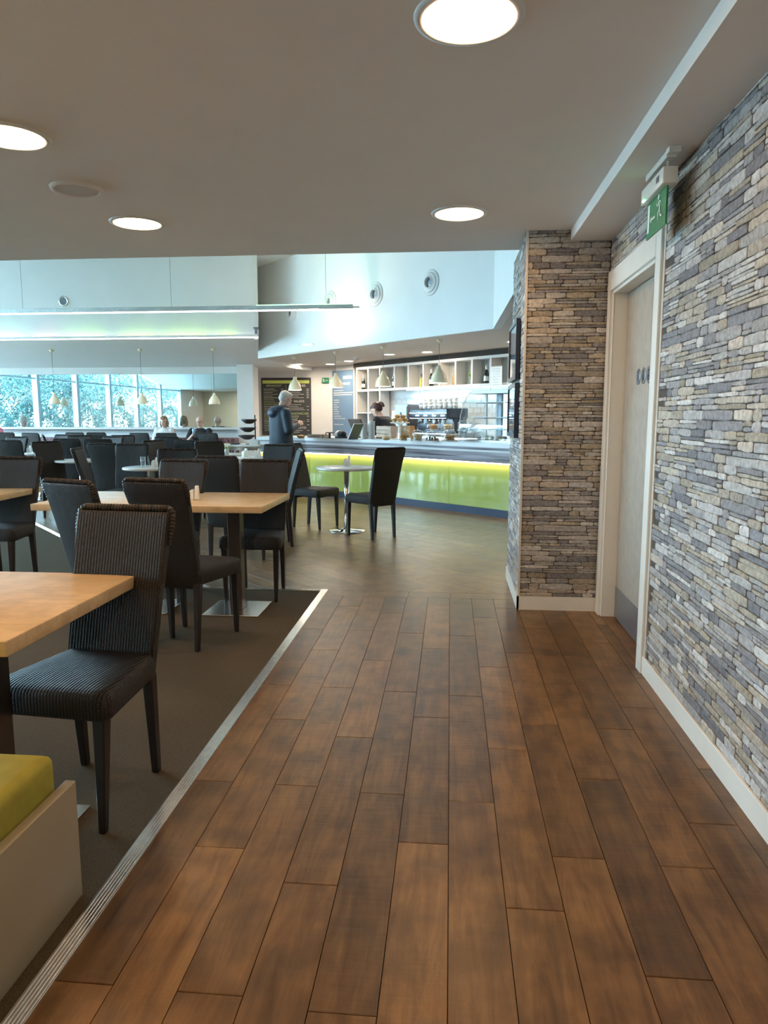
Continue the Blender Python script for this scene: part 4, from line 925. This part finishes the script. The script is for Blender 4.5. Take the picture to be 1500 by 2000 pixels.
# paper tray, food by the man
p = ctr(618, 855, .05); t = thing('cutlery_tray', 'pale slatted wooden tray on the counter right of the man', 'tray', p, RC+.35)
for k in range(7): MB().box((-.16+k*.046,-.09,0), (-.125+k*.046,.09,.055), PINE).build('slat', t)
p = ctr(586, 856, .02); t = thing('bowl', 'small bowl of food on the counter at the standing man', 'bowl', p); MB().lathe([(0,0),(.04,0),(.075,.04),(.07,.04),(.04,.008)], KRAFT, 24, cap=False).build('bowl', t); MB().ell((0,0,.035), (.055,.055,.02), SPONGE, 12, 6).build('food', t)
# curved glass display case
pL = ctr(896, 861, .0); L = 1.55; t = thing('display_case', 'curved glass display case with shelves at counter right end', 'display case', pL, RC)
prof = [(-.0,0), (.0,.16), (.03,.36), (.10,.54), (.20,.66), (.30,.70)]; prof = [(y, z) for y, z in prof]
g = MB(); n = len(prof); g.add([(0,y,z) for y, z in prof]+[(L,y,z) for y, z in prof], [(i, i+1, n+i+1, n+i) for i in range(n-1)], CLEAR, smooth=True); g.build('curved_front', t)
g = MB(); pp = prof+[(.56,.70), (.56,0)]; g.add([(0,y,z) for y, z in pp], [tuple(range(len(pp)))], CLEAR); g.build('side_glass', t); MB().tube([(0,y,z) for y, z in prof], .005, CERAM, 6).build('edge_trim', t)
g = MB(); g.add([(L,y,z) for y, z in pp], [tuple(range(len(pp)))], CLEAR); g.build('side_glass', t)
MB().box((.03,.22,.66), (L,.58,.715), mat('grey_steel_canopy', (.32,.34,.35), .4, metal=.6)).build('canopy', t, bevel=.004, seg=1); MB().box((0,0,.001), (L,.58,.018), STEEL).build('deck', t)
for x in (.07, .27, .60, .95, L-.02): MB().box((x-.014,.50,.02), (x+.014,.53,.66), CERAM).build('post', t)
MB().box((.33,.46,.02), (.39,.50,.66), GREYM).build('post', t)
for k, z in enumerate((.17,.33,.54)):
    MB().box((.05,.16+.05*k,z), (L-.01,.49,z+.006), CLEAR).build('glass_shelf', t); MB().box((.05,.15+.05*k,z-.002), (L-.01,.16+.05*k,z+.008), CERAM).box((.07,.18+.05*k,z-.012), (.27,.49,z-.001), GREYM).box((.60,.18+.05*k,z-.012), (.66,.49,z-.001), GREYM).build('shelf_edge', t)
for k in range(12): MB().ell((.12+k*.115,.30+.04*(k % 2),.045), (.036,.045,.026), [CHOC, SPONGE, CERAM, CRUST][k % 4], 10, 6).build('pastry', t)
# cool strip lighting under the niches
MB().box((su(790)[0],.05,zsh-.062), (su(990)[0],.075,zsh-.052), mat('cool_shelf_light', (.9,.9,.9), .5, emit=(.62,.86,1.0), es=7)).build('shelf_light', sh)

# ================================================================ MENU BOARDS AND SIGNS
a = AY(510,738,17.38); b = AY(607,738,17.38); zb_ = AY(560,850,17.38).z; w = (b.x-a.x); h = a.z-zb_
t = thing('menu_board', 'large dark grey food menu board with lime header behind the man', 'menu board', (a.x, 17.395, zb_))
MB().box((0,-.03,0), (w,-.002,h), DARKG).build('board', t, bevel=.003, seg=1)
MB().box((w*.03,-.033,h*.90), (w*.97,-.0305,h*.955), LIMEP).build('header_band', t); MB().box((w*.498,-.033,h*.05), (w*.503,-.0305,h*.88), MENUG).build('divider', t)
RX = Matrix.Rotation(R(90), 4, 'X')
for s, u, v, m_ in (('BREAKFAST', .26, .845, MENUG), ('LUNCHES', .76, .845, MENUW), ('SALADS', .76, .575, MENUW), ('SANDWICHES', .76, .36, MENUG), ('PLATES', .80, .115, MENUW)):
    text('heading', s, .075, Matrix.Translation((w*u,-.0335,h*v)) @ RX, m_, t, 'CENTER')
rnd = random.Random(9); pr_w, pr_g = MB(), MB()
def menu_lines(u0, u1, v0, v1, green=.3):
    v = v0
    while v > v1:
        mb = pr_g if rnd.random() < green else pr_w; x = w*u0; e = w*(u0+(u1-u0)*rnd.uniform(.4,.78))
        while x < e: l = rnd.uniform(.015,.05); mb.box((x,-.033,h*v), (min(x+l, e),-.0305,h*v+.010), MENUG if mb is pr_g else MENUW); x += l+.008
        if rnd.random() < .7: pr_w.box((w*u1-.07,-.033,h*v), (w*u1-.01,-.0305,h*v+.010), MENUW)
        v -= .030
menu_lines(.05,.46,.80,.05,.45); menu_lines(.54,.97,.80,.64,.0); menu_lines(.54,.97,.53,.42,.0); menu_lines(.54,.97,.33,.17,.3); menu_lines(.54,.97,.08,.03)
o = pr_w.build('menu_print', t); o['kind'] = 'stuff'; o = pr_g.build('menu_print', t); o['kind'] = 'stuff'
# blue board on the slanted wall
LA, LB = Vector(WA)+WN*.02, Vector(WB)+WN*.02
a = AL(650,725,LA,LB); b = AL(694,725,LA,LB); zb_ = AL(672,856,LA,LB).z; w = (Vector((b.x,b.y))-Vector((a.x,a.y))).length; h = a.z-zb_
t = thing('drinks_board', 'tall blue-grey drinks board with white lettering left of the niches', 'menu board', (a.x, a.y, zb_), RW)
MB().box((0,-.02,0), (w,.0,h), BLUEB).build('board', t)
MB().box((w*.50,-.023,h*.87), (w*.88,-.0205,h*.915), MENUW).build('white_label', t)
text('heading', 'LUXURY BEVERAGE', .085, Matrix.Translation((w*.03,-.0215,h*.785)) @ RX, CERAM, t)
pw = MB()
def bl(u0, u1, v, hh=.016):
    x = w*u0
    while x < w*u1: l = rnd.uniform(.03,.08); pw.box((x,-.023,h*v), (min(x+l, w*u1),-.0205,h*v+hh), MENUW); x += l+.012
bl(.08,.50,.70); bl(.06,.97,.665,.022); bl(.08,.88,.635,.022)
for k, e in enumerate((.30,.32,.20,.30,.24,.30,.30,.38,.58)): bl(.08, e, .56-k*.034)
bl(.08,.50,.20); bl(.06,.14,.04)
o = pw.build('menu_print', t); o['kind'] = 'stuff'
MB().box((w*1.0+.0,-.06,-zb_+.0), (w*1.0+.05,.0,ZS-zb_-.001), SHELFW).build('side_post', t)
def running_man(mb, M, mt, s=1.0):      # pictogram in the x-z plane, x to the figure's running direction
    def q(pts, w0): mb.tube([Vector((x*s, 0, z*s)) for x, z in pts], w0*s, mt, 6, M)
    mb.lathe([(.010*s,0), (.010*s,.001)], mt, 14, M @ Matrix.Translation((.012*s,.0,.060*s)) @ Matrix.Rotation(R(90), 4, 'X'))
    q([(.006,.046), (-.006,.016)], .0065); q([(-.006,.016), (.014,.002), (.008,-.022)], .0045); q([(-.006,.016), (-.016,-.010), (-.036,-.014)], .0045)
    q([(.006,.042), (.024,.030), (.034,.040)], .0035); q([(.004,.042), (-.016,.038), (-.022,.022)], .0035)
t = thing('exit_sign', 'hanging green running-man exit sign beside the white door frame', 'exit sign', (.925, 3.52, 0))
MB().box((-.02,-.19,ZB-.03), (.02,.15,ZB-.001), GLOSSW).box((-.025,-.24,ZB-.025), (.025,-.19,ZB-.001), GLOSSW).build('ceiling_bracket', t, bevel=.002, seg=1)
hb = MB(); hb.box((-.032,-.19,2.335), (.032,.17,2.405), GLOSSW); hb.build('housing', t, bevel=.006, seg=2)
for y in (-.14,.13): MB().tube([(0,y,2.404), (0,y,ZB-.028)], .004, GREYM if y > 0 else GLOSSW, 6).build('hanger', t)
plt = MB().box((-.004,-.155,2.175), (.004,.155,2.336), SIGNG).build('sign_plate', t)
MB().box((-.0055,.105,2.20), (-.0042,.135,2.325), SIGNW).build('pictogram_door', plt)
f = MB(); M_ = Matrix.Translation((-.006,-.055,2.245)) @ Matrix.Rotation(R(90), 4, 'Z') @ Matrix.Diagonal((1,.15,1,1)); running_man(f, M_, SIGNW, 1.25); f.build('running_figure', plt)
MB().box((-.0055,.015,2.245), (-.0042,.080,2.254), SIGNW).add([(-.0055,.095,2.2495), (-.0055,.070,2.268), (-.0055,.070,2.231)], [(0,1,2)], SIGNW).build('arrow', plt)
MB().ell((-.034,.12,2.345), (.005,.008,.005), mat('green_indicator', (.2,1,.3), .4, emit=(.2,1,.3), es=12), 10, 6).build('indicator_lamp', t)
MB().box((-.034,-.13,2.36), (-.0325,-.09,2.385), GREYM).build('maker_label', t)
q = AY(636,743,17.38); t = thing('exit_sign', 'small green exit sign on the far white wall between the boards', 'exit sign', (q.x, 17.39, q.z))
MB().box((-.085,-.03,-.065), (.085,-.001,.065), SIGNG).build('sign_plate', t); f = MB(); running_man(f, Matrix.Translation((-.045,-.032,-.02)) @ Matrix.Diagonal((-1,.2,1,1)), SIGNW, 1.0); f.build('running_figure', t); MB().box((.0,-.033,-.006), (.06,-.031,.006), SIGNW).build('arrow', t)
# framed pictures on the left face of the pier
NAVF = mat('dark_navy_frame', (.012,.022,.045), .3); PRINT = mat('pale_blue_print', (.45,.58,.70), .5, noise=.25, scale=9)
for (z0, z1), w in (((1.60,2.02), 'upper'), ((1.185,1.575), 'lower')):
    t = thing('framed_picture', '%s of two dark framed glazed pictures on the pier side' % w, 'picture', (.481, 5.53, (z0+z1)/2), 0, 'framed pictures on the stone pier'); hh = (z1-z0)/2
    f = MB(); f.box((-.03,-.32,-hh), (-.002,-.29,hh), NAVF).box((-.03,.29,-hh), (-.002,.32,hh), NAVF).box((-.03,-.29,-hh), (-.002,.29,-hh+.03), NAVF).box((-.03,-.29,hh-.03), (-.002,.29,hh), NAVF); f.build('frame', t)
    MB().box((-.014,-.29,-hh+.03), (-.004,.29,hh-.03), PRINT).build('print', t); MB().box((-.024,-.288,-hh+.032), (-.022,.288,hh-.032), CLEAR).build('glazing', t)
# trolley with stacked bowls left of the man
tx, ty = -3.25, 11.15
t = thing('serving_trolley', 'white topped serving trolley left of the standing man', 'trolley', (tx, ty, 0))
MB().box((-.24,-.22,.86), (.30,.22,.885), TOPW).build('top', t, bevel=.006, seg=2)
for sx in (-.21,.27):
    for sy in (-.19,.19): MB().tube([(sx,sy,0), (sx,sy,.86)], .012, CHROME, 10).build('leg', t)
MB().box((-.22,-.20,.30), (.28,.20,.315), TOPW).build('shelf', t); MB().box((-.20,-.20,.80), (.26,-.19,.855), STEEL).build('apron', t)
WICK = mat('dark_wicker', (.05,.035,.035), .6, noise=.5, scale=60, bump=.6)
t = thing('bowl_stand', 'stand of three dark bowls one above another on the trolley', 'bowl stand', (tx+.06, ty+.02, .886))
MB().tube([(.10,.06,0), (.10,.06,.46)], .010, BLACKP, 10).box((-.02,-.08,0), (.16,.12,.008), BLACKP).build('post', t)
for k, z in enumerate((.09,.21,.34)): MB().lathe([(.0,z-.02), (.05,z-.015), (.12,z+.03), (.145-.012*k,z+.055), (.13-.012*k,z+.055), (.05,z)], WICK, 24, Matrix.Translation((-.02+.02*k,0,0)), cap=False).build('bowl', t)
t = thing('dish', 'flat dark dish at the front of the white trolley', 'dish', (tx-.12, ty-.1, .886)); MB().lathe([(0,0),(.06,.0),(.10,.02),(.09,.02),(.05,.006)], WICK, 24, cap=False).build('dish', t)
t = thing('napkin_box', 'white box on the trolley beside the dark bowls', 'box', (tx+.20, ty-.12, .886)); MB().box((-.07,-.06,0), (.07,.06,.07), PAPER).build('carton', t, bevel=.003, seg=1); MB().box((-.03,-.01,.0701), (.03,.01,.085), PAPER).build('napkin', t)

# ================================================================ PEOPLE
def cap(mb, p, q, r0, r1, n=12):
    p, q = Vector(p), Vector(q); d = (q-p); L = d.length; d.normalize(); pts = []; rs = []
    for k in range(5): a = k*math.pi/8; pts.append(p-d*r0*math.cos(a)*.98); rs.append(max(r0*math.sin(a), .0012))
    for k in range(5): a = math.pi/2-k*math.pi/8; pts.append(q+d*r1*math.cos(a)*.98); rs.append(max(r1*math.sin(a), .0012))
    mb.tube(pts, rs, mb.mt, n)
def chain(mb, pts, rs):
    for i in range(len(pts)-1): cap(mb, pts[i], pts[i+1], rs[i], rs[i+1])
def rings(mb, rs, n=28):      # (cx, cy, z, rx, ry)
    vs = []; fs = []
    for cx, cy, z, rx, ry in rs:
        for k in range(n): a = 2*math.pi*k/n; vs.append((cx+rx*math.cos(a), cy+ry*math.sin(a), z))
    for i in range(len(rs)-1):
        for k in range(n): q = (k+1) % n; fs.append((i*n+k, i*n+q, (i+1)*n+q, (i+1)*n+k))
    fs.append(tuple(range(n))[::-1]); fs.append(tuple((len(rs)-1)*n+k for k in range(n))); mb.add(vs, fs, mb.mt)
def hand(mb, w, fwd, palm_n, side):      # wrist, pointing direction, palm normal, +1/-1 thumb side
    f = Vector(fwd).normalized(); nn = Vector(palm_n); nn = (nn-f*nn.dot(f)).normalized(); s = f.cross(nn)*side; w = Vector(w)
    for k, (o, l) in enumerate(((-.030,.066), (-.010,.076), (.011,.070), (.030,.056))):
        b = w+f*.030+s*-o*.8; kn = w+f*.086+s*-o; chain(mb, [b, kn], [.014,.0115]); m_ = kn+f*l*.45+nn*.014; chain(mb, [kn, m_, m_+f*l*.30+nn*.028], [.0095,.0085,.0070])
    chain(mb, [w+f*.02+s*.018, w+f*.055+s*.044+nn*.012, w+f*.088+s*.052+nn*.026], [.014,.0115,.009])
def head(mb, c, M, hs=1.0):
    def E(o, r): mb.ell((0,0,0), (1,1,1), mb.mt, 20, 14, M @ Matrix.Translation(Vector(o)*hs) @ Matrix.Diagonal((r[0]*hs, r[1]*hs, r[2]*hs, 1)))
    E((0,-.012,.025), (.076,.096,.090)); E((0,.022,-.030), (.060,.066,.078)); E((0,.052,-.075), (.032,.030,.025)); E((0,.080,.002), (.036,.016,.016))
    E((0,.096,-.022), (.013,.018,.022)); E((0,.098,-.034), (.018,.012,.010)); E((-.078,-.002,-.012), (.009,.020,.032)); E((.078,-.002,-.012), (.009,.020,.032)); E((0,.082,-.058), (.026,.012,.012))
def person(name_lbl, loc, rz, bodyf, clothes, headM, hair=None, hairmat=None, skin=SKIN, glasses=False, vox=.009, extra=None):
    t = thing('person', name_lbl, 'person', loc, rz)
    mb = MB(); mb.mt = skin; bodyf(mb); head(mb, None, headM); o = mb.build('body', t)
    def rm(o, v, it=4):
        m_ = o.modifiers.new('remesh', 'REMESH'); m_.mode = 'VOXEL'; m_.voxel_size = v; m_.use_smooth_shade = True
        s = o.modifiers.new('smooth', 'SMOOTH'); s.iterations = it; s.factor = .5
    rm(o, vox, 3)
    for nm, mt, fn, v in clothes:
        cb_ = MB(); cb_.mt = mt; fn(cb_); rm(cb_.build(nm, t), v, 3)
    if hair:
        hb_ = MB(); hb_.mt = hairmat; hair(hb_, headM); rm(hb_.build('hair', t), .008, 2)
    for sx in (-1, 1):
        MB().ell((0,0,0), (.0125,.008,.0075), CERAM, 12, 8, headM @ Matrix.Translation((sx*.031,.082,-.002))).ell((0,0,0), (.006,.004,.006), BLACKP, 10, 6, headM @ Matrix.Translation((sx*.031,.0885,-.002))).build('eye', t)
        MB().tube([headM @ Vector((sx*.016,.092,.018)), headM @ Vector((sx*.032,.092,.022)), headM @ Vector((sx*.048,.082,.016))], .0035, hairmat or GREYM, 6).build('eyebrow', t)
    MB().tube([headM @ Vector((-.022,.090,-.059)), headM @ Vector((0,.096,-.060)), headM @ Vector((.022,.090,-.059))], [.003,.005,.003], mat('lips', (.45,.16,.14), .5), 6).build('mouth', t)
    if glasses:
        g = MB()
        for sx in (-1, 1):
            ring = [headM @ Vector((sx*.033+.021*math.cos(a), .104-.004*abs(math.cos(a)), -.002+.015*math.sin(a))) for a in [k*math.pi/8 for k in range(17)]]
            g.tube(ring, .0016, BLACKP, 5); g.tube([headM @ Vector((sx*.054,.100,.004)), headM @ Vector((sx*.082,.01,.004))], .0018, BLACKP, 5)
        g.tube([headM @ Vector((-.012,.105,.002)), headM @ Vector((.012,.105,.002))], .0016, BLACKP, 5); g.build('glasses', t)
    if extra: extra(t)
    return t
GREYH = mat('white_grey_hair', (.58,.54,.48), .8, noise=.15, scale=60); BRH = mat('light_brown_hair', (.30,.20,.12), .6, noise=.25, scale=50); DKH = mat('dark_auburn_hair', (.06,.022,.016), .45, noise=.3, scale=50)
COAT = mat('navy_raincoat', (.010,.022,.042), .6, noise=.2, scale=7, bump=.3, bscale=14); TROU = mat('charcoal_trousers', (.03,.03,.035), .8, bump=.3, bscale=300)
TOP = mat('white_knit_top', (.72,.72,.74), .85, bump=.3, bscale=200); BLT = mat('black_cloth', (.012,.014,.02), .8, bump=.2, bscale=300); PINK = mat('pink_fleece', (.80,.22,.32), .85, bump=.3, bscale=200)
def hair_short(mb, M, low=-.03, top=.118):
    def E(o, r): mb.ell((0,0,0), (1,1,1), mb.mt, 20, 14, M @ Matrix.Translation(o) @ Matrix.Diagonal((r[0], r[1], r[2], 1)))
    E((0,-.030,.040), (.083,.090,.088)); E((0,-.050,.0), (.079,.066,.070)); E((0,.020,.085), (.066,.060,.035))
# standing man: 1.76 m, head bent, facing the counter
HM = Matrix.Translation((.02,.085,1.595)) @ Matrix.Rotation(R(-18), 4, 'Z') @ Matrix.Rotation(R(-26), 4, 'X')
def mbody(mb):
    for s in (-1, 1):
        chain(mb, [(s*.095,0,.88), (s*.10,.01,.48), (s*.10,-.02,.10)], [.085,.058,.038]); chain(mb, [(s*.10,-.03,.045), (s*.115,.13,.035)], [.038,.032])
        chain(mb, [(s*.19,-.01,1.38), (s*.25,.0,1.11), (s*.10,.25,1.20)], [.055,.042,.028])
    hand(mb, (.10,.26,1.20), (-.30,.85,.25), (-1,0,-.3), 1); hand(mb, (-.10,.26,1.20), (.30,.85,.2), (1,0,-.3), -1)
    rings(mb, [(0,0,.84,.15,.11), (0,0,.95,.17,.12), (0,0,1.10,.15,.11), (0,0,1.25,.17,.115), (0,-.01,1.38,.17,.10), (0,-.01,1.44,.08,.07)]); cap(mb, (0,.0,1.42), (.01,.05,1.56), .058, .055)
def coat(mb):
    rings(mb, [(0,0,.74,.255,.175), (0,0,.80,.258,.18), (0,0,1.0,.245,.165), (0,0,1.15,.235,.155), (0,-.005,1.30,.235,.150), (0,-.015,1.39,.215,.135), (0,-.015,1.45,.15,.11), (0,.0,1.50,.085,.085)])
    for s in (-1, 1): chain(mb, [(s*.185,-.01,1.375), (s*.265,.0,1.11), (s*.13,.215,1.185)], [.088,.072,.050])
    for k in range(9): a = R(180+22*(k-4)-90+90); mb.ell((.12*math.sin(R(-100+25*k)), -.045-.085*math.cos(R(-100+25*k)), 1.44-.02*math.cos(R(-100+25*k))), (.055,.05,.055), mb.mt, 12, 8)
    mb.ell((0,-.15,1.38), (.12,.06,.075), mb.mt, 14, 8)
def trous(mb):
    rings(mb, [(0,0,.78,.17,.125), (0,0,.95,.175,.13), (0,0,1.02,.165,.12)])
    for s in (-1, 1): chain(mb, [(s*.095,0,.84), (s*.10,.01,.48), (s*.10,-.015,.09)], [.100,.078,.066])
def shoes(mb):
    for s in (-1, 1): chain(mb, [(s*.10,-.03,.045), (s*.115,.15,.040)], [.047,.040])
q = AY(549,855,11.25)
person('man with white-grey hair in a navy hooded coat standing at the counter', (q.x, q.y, 0), R(-48), mbody, [('coat', COAT, coat, .012), ('trousers', TROU, trous, .012), ('shoes', BLACKP, shoes, .010)], HM, lambda m, M: hair_short(m, M), GREYH, SKINP, glasses=True, vox=.0075,
       extra=lambda t: (MB().box((-.035,-.004,-.08), (.035,.004,.08), BLACKP, Matrix.Translation((.0,.36,1.24)) @ Matrix.Rotation(R(50), 4, 'X')).build('wallet', t, bevel=.003, seg=1)))
# seated people, facing the camera
def seat_body(mb, raise_l=False, sh=.19):
    for s in (-1, 1):
        chain(mb, [(s*.09,-.02,.56), (s*.10,.40,.55), (s*.10,.42,.10)], [.08,.058,.040]); chain(mb, [(s*.10,.40,.04), (s*.11,.54,.035)], [.036,.03])
        if raise_l and s == 1: chain(mb, [(s*sh,0,1.0), (s*(sh+.05),.10,.78), (s*.06,.28,.93)], [.052,.040,.027]); hand(mb, (s*.06,.28,.93), (-.2,.3,.9), (-1,.2,0), 1)
        else: chain(mb, [(s*sh,0,1.0), (s*(sh+.05),.08,.76), (s*.10,.34,.78)], [.052,.040,.027]); hand(mb, (s*.10,.34,.785), (-s*.4,.9,0), (0,0,-1), s)
    rings(mb, [(0,-.02,.50,.16,.12), (0,-.02,.65,.14,.105), (0,-.01,.85,.155,.11), (0,0,.98,.165,.10), (0,0,1.04,.08,.07)]); cap(mb, (0,0,1.02), (0,.01,1.13), .052, .050)
def shirt(sh=.19, short=True, raise_l=False):
    def f(mb):
        rings(mb, [(0,-.02,.50,.185,.145), (0,-.02,.65,.165,.13), (0,-.01,.85,.185,.135), (0,0,.97,.19,.125), (0,0,1.035,.11,.085), (0,0,1.06,.066,.066)])
        for s in (-1, 1):
            if raise_l and s == 1: chain(mb, [(s*(sh-.01),0,.99), (s*(sh+.04),.08,.84)], [.075,.062])
            else: chain(mb, [(s*(sh-.01),0,.99), (s*(sh+.05),.08,.76)]+([] if short else [(s*.12,.30,.78)]), [.075,.060]+([] if short else [.045]))
    return f
def jeans(mb):
    rings(mb, [(0,-.02,.48,.18,.14), (0,-.02,.60,.17,.13)])
    for s in (-1, 1): chain(mb, [(s*.09,-.02,.56), (s*.10,.40,.55), (s*.10,.42,.09)], [.092,.072,.055])
def hair_bob(mb, M):
    hair_short(mb, M)
    for s in (-1, 1): mb.ell((0,0,0), (1,1,1), mb.mt, 14, 10, M @ Matrix.Translation((s*.072,-.015,-.045)) @ Matrix.Diagonal((.026,.055,.085,1)))
    mb.ell((0,0,0), (1,1,1), mb.mt, 14, 10, M @ Matrix.Translation((0,.062,.075)) @ Matrix.Diagonal((.058,.032,.026,1)))
HS = Matrix.Translation((0,.02,1.20)) @ Matrix.Rotation(R(-6), 4, 'X')
q = AY(321,830,15.42); person('seated woman with light brown bobbed hair and white top before the mirror', (q.x, 15.42, 0), R(180), lambda m: seat_body(m), [('top', TOP, shirt(.175, False), .012), ('jeans', TROU, jeans, .014)], HS, hair_bob, BRH, SKINP, vox=.010)
q = AY(391,830,15.42); person('seated bald man in glasses and black t-shirt before the mirror', (q.x, 15.42, 0), R(180), lambda m: seat_body(m, True, .205), [('t_shirt', BLT, shirt(.205, True, True), .012), ('jeans', TROU, jeans, .014)], HS, None, None, SKINP, glasses=True, vox=.010,
    extra=lambda t: MB().lathe([(0,0),(.03,.0),(.036,.10),(.033,.10),(.027,.004)], mat('pale_blue_mug', (.35,.5,.7), .3), 16, Matrix.Translation((.03,.33,.95)), cap=False).build('held_cup', t))
q = AY(-17,830,15.40); person('seated person in a pink fleece at the left picture edge', (q.x, 15.40, 0), R(180), lambda m: seat_body(m), [('fleece', PINK, shirt(.20, False), .012), ('jeans', TROU, jeans, .014)], HS, lambda m, M: hair_short(m, M), GREYH, SKINP, vox=.010)
# barista bending over the work surface behind the counter
HB = Matrix.Translation((0,.30,1.43)) @ Matrix.Rotation(R(-42), 4, 'X')
def bbody(mb):
    for s in (-1, 1):
        chain(mb, [(s*.09,-.05,.88), (s*.09,-.03,.48), (s*.09,-.04,.10)], [.085,.058,.038]); chain(mb, [(s*.09,-.05,.045), (s*.10,.11,.035)], [.036,.03])
        chain(mb, [(s*.17,.20,1.26), (s*.21,.28,1.02), (s*.08,.46,1.03)], [.048,.038,.025]); hand(mb, (s*.08,.47,1.03), (-s*.3,.9,-.1), (0,0,-1), s)
    rings(mb, [(0,-.06,.84,.15,.11), (0,-.05,.95,.16,.12), (0,0,1.05,.13,.10), (0,.08,1.17,.145,.105), (0,.16,1.27,.15,.10), (0,.20,1.32,.07,.065)]); cap(mb, (0,.20,1.30), (0,.26,1.38), .048, .045)
def bshirt(mb):
    rings(mb, [(0,-.06,.82,.175,.14), (0,-.05,.95,.18,.14), (0,0,1.05,.155,.125), (0,.08,1.17,.17,.13), (0,.16,1.27,.17,.12), (0,.20,1.325,.09,.085)])
    for s in (-1, 1): chain(mb, [(s*.16,.19,1.26), (s*.215,.28,1.03), (s*.12,.40,1.035)], [.068,.055,.042])
def hair_tail(mb, M):
    hair_short(mb, M); mb.ell((0,0,0), (1,1,1), mb.mt, 14, 10, M @ Matrix.Translation((0,-.125,.035)) @ Matrix.Diagonal((.030,.036,.032,1))); mb.ell((0,0,0), (1,1,1), mb.mt, 14, 10, M @ Matrix.Translation((0,-.148,-.005)) @ Matrix.Diagonal((.028,.030,.060,1)))
q = AY(765,830,12.0)
def bex(t):
    g = MB()
    for s in (-1, 1): g.tube([(s*.05,.24,1.36), (s*.055,.33,1.28), (s*.02,.36,1.16), (0,.35,1.10)], .006, mat('beige_lanyard', (.6,.5,.35), .7), 6)
    g.build('lanyard', t); MB().lathe([(.022,0),(.026,.012),(.022,.024),(.016,.012),(.022,0)], mat('beige_scrunchie', (.65,.5,.36), .8), 16, HB @ Matrix.Translation((0,-.11,.045)) @ Matrix.Rotation(R(90), 4, 'X'), cap=False).build('hair_tie', t)
    MB().box((-.14,.0,.50), (.14,.02,1.05), BLT).build('apron', t)
person('barista with dark ponytail and glasses bending down behind the counter', (q.x, 12.0, 0), R(62), bbody, [('shirt', BLT, bshirt, .012), ('trousers', TROU, lambda m: (rings(m, [(0,-.05,.80,.165,.13), (0,-.05,.95,.17,.13)]), [chain(m, [(s*.09,-.05,.86), (s*.09,-.03,.48), (s*.09,-.04,.09)], [.098,.072,.06]) for s in (-1, 1)]), .012)], HB, hair_tail, DKH, SKINP, glasses=True, vox=.0085, extra=bex)
